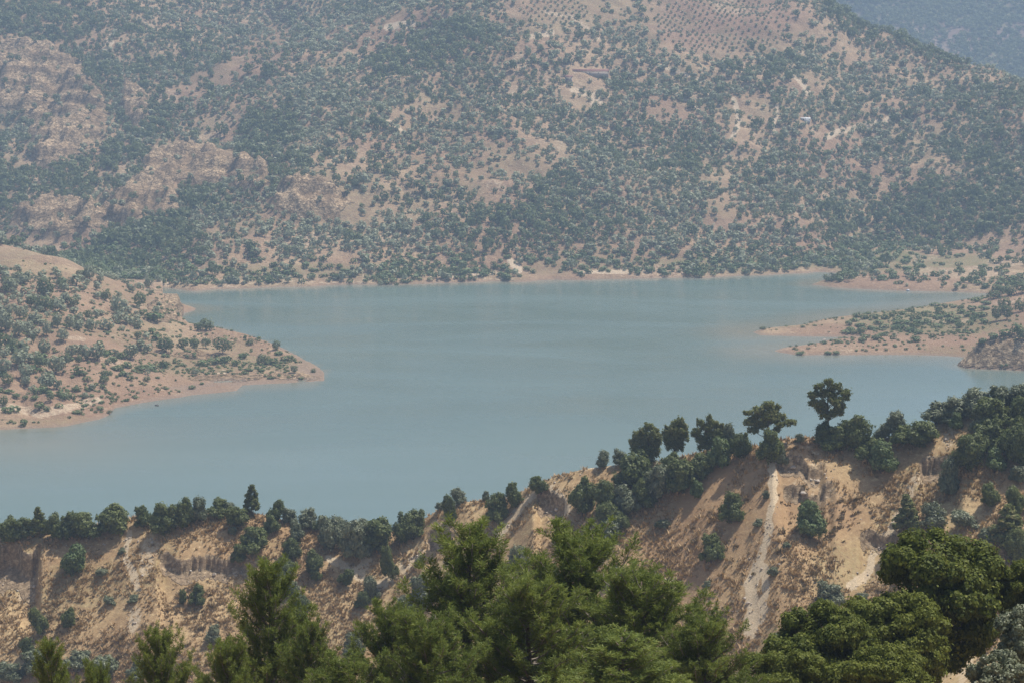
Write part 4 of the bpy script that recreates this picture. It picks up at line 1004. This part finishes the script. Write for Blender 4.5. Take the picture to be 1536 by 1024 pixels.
inframe = (px > 0) & (px < 1536) & (py > 0)
show = W * Hh / y ** 2 * inframe
single = np.zeros(len(x), bool)
for kk in 'odg':
    idx = np.nonzero(kind == kk)[0]
    idx = idx[np.argsort(-show[idx])][:300 - cnt[kk]]
    single[idx] = show[idx] > 0
AREA = [(0, 260, 'on the rocky slopes at the far left'), (260, 560, 'on the slope with pale cliffs behind the promontory'), (560, 800, 'in the gully left of the far hill'), (800, 1050, 'on the far hill straight across the lake'), (1050, 1280, 'on the far hill facing the two spits'), (1280, 1600, 'on the wooded slope at the far right')]
for i in np.nonzero(single)[0]:
    where = [a[2] for a in AREA if a[0] <= px[i] < a[1]][0]
    if kind[i] == 'g': where = where.replace('on the', 'on the shore under the').replace('in the gully', 'on the shore under the gully')
    kk = str(kind[i])
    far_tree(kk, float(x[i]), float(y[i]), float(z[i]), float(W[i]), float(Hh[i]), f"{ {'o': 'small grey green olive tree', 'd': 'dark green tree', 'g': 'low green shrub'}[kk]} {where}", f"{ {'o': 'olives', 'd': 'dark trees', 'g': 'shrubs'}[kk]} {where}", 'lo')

def bulk(name, sel, kk, xs, ys, zs, Ws, Hs, mat):
    Vs, Fs, ti, off = [], [], [], 0
    n = len(xs); var = rng.integers(len(FT[kk]), size=n); yaw = rng.uniform(0, 6.28, n); tv = rng.uniform(-.55, .5, n)
    for v in range(len(FT[kk])):
        idx = np.nonzero(var == v)[0]
        if not len(idx): continue
        (tV, tF), _ = FT[kk][v]
        c, s = np.cos(yaw[idx])[:, None], np.sin(yaw[idx])[:, None]
        sx = (Ws[idx] / SIZEK[kk][0])[:, None]; sz = (Hs[idx] / SIZEK[kk][1])[:, None]
        X = (tV[None, :, 0] * c - tV[None, :, 1] * s) * sx + xs[idx][:, None]
        Yq = (tV[None, :, 0] * s + tV[None, :, 1] * c) * sx + ys[idx][:, None]
        Z = tV[None, :, 2] * sz + zs[idx][:, None] - .2
        Vs.append(np.stack([X, Yq, Z], -1).reshape(-1, 3))
        Fs.append((tF[None] + (np.arange(len(idx)) * len(tV))[:, None, None]).reshape(-1, 4) + off)
        ti.append(np.repeat(tv[idx], len(tV))); off += len(idx) * len(tV)
    return mesh(name, np.concatenate(Vs), [np.concatenate(Fs)], mat, False, {'tint': np.concatenate(ti)})

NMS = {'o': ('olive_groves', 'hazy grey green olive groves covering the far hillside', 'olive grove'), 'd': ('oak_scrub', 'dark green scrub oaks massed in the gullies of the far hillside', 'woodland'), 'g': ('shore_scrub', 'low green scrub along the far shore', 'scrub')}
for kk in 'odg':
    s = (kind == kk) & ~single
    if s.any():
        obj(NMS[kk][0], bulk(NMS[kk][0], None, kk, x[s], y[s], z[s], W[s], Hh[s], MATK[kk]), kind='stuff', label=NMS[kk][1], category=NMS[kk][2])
print('far trees', len(x), 'single', int(single.sum()), cnt)
# low tufty scrub over the far banks and spits
sy = rng.uniform(1100, 1900, 46000); sx = rng.uniform(-.25, .25, 46000) * sy
sz = height(sx, sy); spx, spy = proj(sx, sy, sz)
reg = np.maximum(np.where((spx < 500) & (sy < 1560), .55 + .5 * ell(spx, spy, [(330, 548, 130, 16), (130, 590, 130, 16)]), 0), np.where((spx > 1120) & (sy < 1720), .25 + .75 * ell(spx, spy, [(1400, 482, 120, 24), (1370, 402, 130, 16)]), 0))
ok = (sz > 1.0) & (rng.random(len(sx)) < reg * np.clip(.45 + 1.1 * fbm(sx, sy, 35, 4, 880), 0, 1) * 1.0)
sw = rng.uniform(1.3, 3.4, ok.sum())
obj('bank_scrub', bulk('bank_scrub', None, 'g', sx[ok], sy[ok], sz[ok], sw, sw * .5, M_green), kind='stuff', label='low tufty green scrub speckling the far banks and spits', category='scrub')
# forest on the blue mountain
mx = rng.uniform(400, 1700, 26000); my = rng.uniform(3950, 5400, 26000)
mz = height(mx, my); mpx, mpy = proj(mx, my, mz)
ok = (mpx > 1150) & (mpx < 1650) & (mpy > -60) & (fbm(mx, my, 160, 4, 331) < .42 + rng.normal(0, .12, len(mx))) & (mz > 0)
mw = rng.uniform(9, 15, ok.sum())
obj('mountain_forest', bulk('mountain_forest', None, 'd', mx[ok], my[ok], mz[ok], mw, mw * .8, M_far_oak), kind='stuff', label='blue hazy forest on the mountain in the top right corner', category='forest')

# ------------------------------------------------------------------ dry grass and low dead scrub on the near ridge
def tufts(name, n, hgt, wid, blades, mat, label, cat, thr, seed, row0=590, row1=1060):
    g = np.random.default_rng(seed)
    yy = g.uniform(405, 580, n * 3); tt = g.uniform(-.25, .25, n * 3); xx = tt * yy
    nz = fbm(xx, yy, 11, 4, seed + 3) + .4 * fbm(xx, yy, 2.6, 2, seed + 7)
    zz, rk_ = terrain(xx, yy)
    qx, qy = proj(xx, yy, zz)
    D = np.interp(tt, _ct, _cd)
    pl = lines(qx, qy, NEAR_PALE)
    ok = (nz + g.normal(0, .15, len(xx)) > thr) & (yy < D + 4) & (rk_ < .4) & (g.random(len(xx)) > pl * 1.1) & (qy < 1100)
    idx = np.nonzero(ok)[0][:n]
    P = np.stack([xx[idx], yy[idx], zz[idx] - .05], -1); m = len(P)
    Pn = np.repeat(P, blades, 0); q = len(Pn)
    tsz = np.repeat(np.clip(np.exp(g.normal(-.1, .45, m)), .35, 2.4), blades)
    h = hgt * tsz * g.uniform(.7, 1.1, q); wid = wid * tsz
    a = g.uniform(0, 6.28, q); spread = g.uniform(.2, .9, q)
    base = Pn + np.stack([np.cos(a) * wid * .5, np.sin(a) * wid * .5, np.zeros(q)], -1) * g.random(q)[:, None]
    tip = base + np.stack([np.cos(a) * h * spread, np.sin(a) * h * spread, h], -1)
    sd = np.stack([-np.sin(a), np.cos(a), np.zeros(q)], -1) * (wid * .22)[:, None]
    V = np.stack([base - sd, base + sd, tip], 1).reshape(-1, 3)
    F = np.arange(q * 3).reshape(-1, 3)
    tv = np.repeat(np.repeat(g.uniform(-.35, .25, m), blades), 3)
    obj(name, mesh(name, V, [F], mat, False, {'tint': tv}), kind='stuff', label=label, category=cat)
tufts('dry_grass', 60000, .5, .6, 6, M_straw, 'dry straw coloured grass over the bare slopes of the near ridge', 'grass', -.15, 900)
tufts('low_scrub', 3600, .5, .9, 14, M_brownscrub, 'low brown and grey green scrub dotted over the near ridge', 'scrub', .18, 930)

# loose stones in the washed-out streaks
g3 = np.random.default_rng(77)
yy = g3.uniform(430, 580, 60000); xx = g3.uniform(-.25, .25, 60000) * yy
zz, rk_ = terrain(xx, yy); qx, qy = proj(xx, yy, zz)
ok = (g3.random(len(xx)) < np.maximum(lines(qx, qy, [(a * 1.5, b, c) for a, b, c in NEAR_PALE]) * .35, np.maximum(rk_ * .25, .012))) & (yy < np.interp(xx / yy, _ct, _cd) + 3)
P = np.stack([xx[ok], yy[ok], zz[ok]], -1); m = len(P)
so_ = np.array([(1, 0, 0), (0, 1, 0), (-1, 0, 0), (0, -1, 0), (0, 0, .8), (0, 0, -.6)], float)
sf_ = np.array([(0, 1, 4), (1, 2, 4), (2, 3, 4), (3, 0, 4), (1, 0, 5), (2, 1, 5), (3, 2, 5), (0, 3, 5)])
sv = P[:, None] + so_[None] * g3.uniform(.6, 1.4, (m, 6, 1)) * np.clip(np.exp(g3.normal(-1.7, .5, m)), .07, .6)[:, None, None]
obj('loose_stones', mesh('loose_stones', sv.reshape(-1, 3), [(sf_[None] + np.arange(m)[:, None, None] * 6).reshape(-1, 3)], M_rock), kind='stuff', label='loose pale stones strewn in the washed out streaks of the near ridge', category='stones')

# ------------------------------------------------------------------ small things on the far side
def box(x0, x1, y0, y1, z0, z1):
    V = np.array([(a, b, c) for a in (x0, x1) for b in (y0, y1) for c in (z0, z1)], float)
    F = np.array([(0, 1, 3, 2), (4, 6, 7, 5), (0, 4, 5, 1), (2, 3, 7, 6), (0, 2, 6, 4), (1, 5, 7, 3)])
    return V, [F]
def gable(x0, x1, y0, y1, z0, z1, ov=.5, th=.25):
    ym = (y0 + y1) / 2
    pr = [(y0 - ov, z0 - .25), (ym, z1), (y1 + ov, z0 - .25), (y1 + ov, z0 - .25 + th), (ym, z1 + th), (y0 - ov, z0 - .25 + th)]
    V = np.array([(x0 - ov, a, b) for a, b in pr] + [(x1 + ov, a, b) for a, b in pr], float)
    F4 = np.array([(i, (i + 1) % 6, (i + 1) % 6 + 6, i + 6) for i in range(6)] + [(0, 5, 4, 1), (1, 4, 3, 2), (6, 7, 10, 11), (7, 8, 9, 10)])
    return V, [F4]
def house(name, px, py, L, Wd, hgt, wallm, roofm, rot, label, cat):
    x, y, z = hit(px, py, 1900, 2800)
    e = bpy.data.objects.new(name, None); COL.objects.link(e); e.location = (x, y, z); e.rotation_euler = (0, 0, rot); e['label'] = label; e['category'] = cat
    V, F = box(-L / 2, L / 2, -Wd / 2, Wd / 2, -3, hgt); obj('wall', mesh('wall', V, F, wallm), e)
    V, F = gable(-L / 2, L / 2, -Wd / 2, Wd / 2, hgt, hgt + Wd * .28); obj('roof', mesh('roof', V, F, roofm), e)
    V, F = box(-L * .3, -L * .3 + 1.2, -Wd / 2 - .06, -Wd / 2 + .02, .0, 2.1); obj('door', mesh('door', V, F, M_darkrock), e)
    for f in (-.05, .2):
        V, F = box(L * f, L * f + 1.1, -Wd / 2 - .05, -Wd / 2 + .02, 1.0, 2.0); obj('window', mesh('window', V, F, M_darkrock), e)
house('shed', 886, 112, 36, 7, 3.2, M_plaster, M_redroof, .02, 'long low shed with a dull red roof high on the far hill', 'shed')
house('hut', 853, 121, 7, 5, 3.4, M_plaster, M_redroof, -.1, 'tiny red roofed hut left of the long shed', 'hut')
house('greenhouse', 1208, 181, 9, 3.5, 1.8, M_whitesheet, M_whitesheet, .05, 'small white shelter among olives on the far hill at the right', 'shelter')

def rock_mesh(seed, mat, sq=.6):
    g = np.random.default_rng(seed)
    import bmesh
    bm = bmesh.new(); bmesh.ops.create_icosphere(bm, subdivisions=3, radius=1)
    V = np.array([v.co[:] for v in bm.verts]); F = np.array([[v.index for v in f.verts] for f in bm.faces]); bm.free()
    pl = rnd_dir(g, 14)
    for q in pl:
        d = V @ q; lim = g.uniform(.62, .9); V = V - np.maximum(d - lim, 0)[:, None] * q
    V[:, 2] *= sq; V *= 1 + .05 * g.normal(size=(len(V), 1))
    return mesh('rock', V, [F], mat)
RK = [rock_mesh(i, M_rock) for i in range(3)]
def rock(px, py, w, d0, d1, me, label, name='boulder', z=None):
    x, y, zz = hit(px, py, d0, d1)
    if z is not None: (x, y), zz = on_plane(px, py), z
    o = obj(name, me, label=label, category='rock')
    s = w * y / FP / 2
    o.location = (float(x), float(y), zz + s * .25); o.scale = (s, s * .8, s); o.rotation_euler = (0, 0, px)
rock(1362, 437, 7, 1600, 1800, rock_mesh(20, M_whitesheet), 'white boulder at the waterline of the far right shore')
rock(235, 608, 8, 1000, 1400, rock_mesh(21, M_darkrock, .35), 'small dark rock breaking the water off the left shore', z=-.1)
rock(1236, 511, 8, 1300, 1600, RK[0], 'pale boulder on the narrow lower spit at the right')
for (bx, by, bw, lab) in [(1340, 786, 13, 'pale block at the head of the gully beside the young pine'), (1122, 905, 9, 'pale stone lying in the wide earth streak'), (1205, 740, 12, 'buff block on the rocky brow under the tall pines'), (1226, 722, 10, 'buff block at the right of the rocky brow'), (52, 880, 10, 'fallen block under the far left cliff'),
                          (322, 862, 9, 'fallen block under the low bluff on the left slope'), (1190, 702, 12, 'flat slab at the top of the rocky brow'), (835, 765, 9, 'pale lump at the foot of the middle landslip')]:
    rock(bx, by, bw, 400, 620, RK[int(bx) % 3], lab)

# ------------------------------------------------------------------ haze, sky, sun, camera
hm, nt, nd, lk = newmat('haze_air')
pv = nd.new('ShaderNodeVolumePrincipled'); pv.inputs['Density'].default_value = 1.6e-4
pv.inputs['Color'].default_value = (.56, .755, 1.0, 1); pv.inputs['Anisotropy'].default_value = 0.0
o_ = nd.new('ShaderNodeOutputMaterial'); lk.new(pv.outputs[0], o_.inputs['Volume'])
V, F = box(-7600, 7600, -220, 7400, -12, 760)
hz = obj('haze', mesh('haze', V, F, hm), kind='stuff', label='thin blue summer haze filling the valley', category='haze')

w = bpy.data.worlds.new('World'); sc.world = w; w.use_nodes = True
nt = w.node_tree; bg = nt.nodes['Background']
sky = nt.nodes.new('ShaderNodeTexSky'); sky.sky_type = 'NISHITA'; sky.sun_disc = False
SD = Vector((.40, .27, 1.0)).normalized()
sky.sun_elevation = math.asin(SD.z); sky.sun_rotation = math.atan2(SD.x, SD.y)
sky.altitude = 300; sky.dust_density = 2.5; sky.air_density = 1.0
nt.links.new(sky.outputs[0], bg.inputs[0]); bg.inputs[1].default_value = .10
sl = bpy.data.lights.new('sun', 'SUN'); sl.energy = 4.6; sl.angle = R(.53); sl.color = (1, .95, .87)
so = bpy.data.objects.new('sun', sl); COL.objects.link(so); so.rotation_euler = SD.to_track_quat('Z', 'Y').to_euler()
so.location = (0, 0, 900)

cam = bpy.data.cameras.new('camera'); cam.sensor_width = 36; cam.lens = 36 * FP / 1536
cam.clip_start = .5; cam.clip_end = 20000
co = bpy.data.objects.new('camera', cam); COL.objects.link(co); co.location = (0, 0, CAMZ)
co.rotation_euler = (math.pi / 2 - PITCH, 0, 0)
sc.camera = co
sc.view_settings.view_transform = 'Standard'; sc.view_settings.look = 'None'
sc.view_settings.exposure = 0.38; sc.view_settings.gamma = 1.0
sc.cycles.use_denoising = True; sc.cycles.denoising_prefilter = 'NONE'; sc.cycles.denoising_input_passes = 'RGB_ALBEDO_NORMAL'
sc.cycles.max_bounces = 4; sc.cycles.diffuse_bounces = 2; sc.cycles.glossy_bounces = 2; sc.cycles.transmission_bounces = 2; sc.cycles.volume_bounces = 0
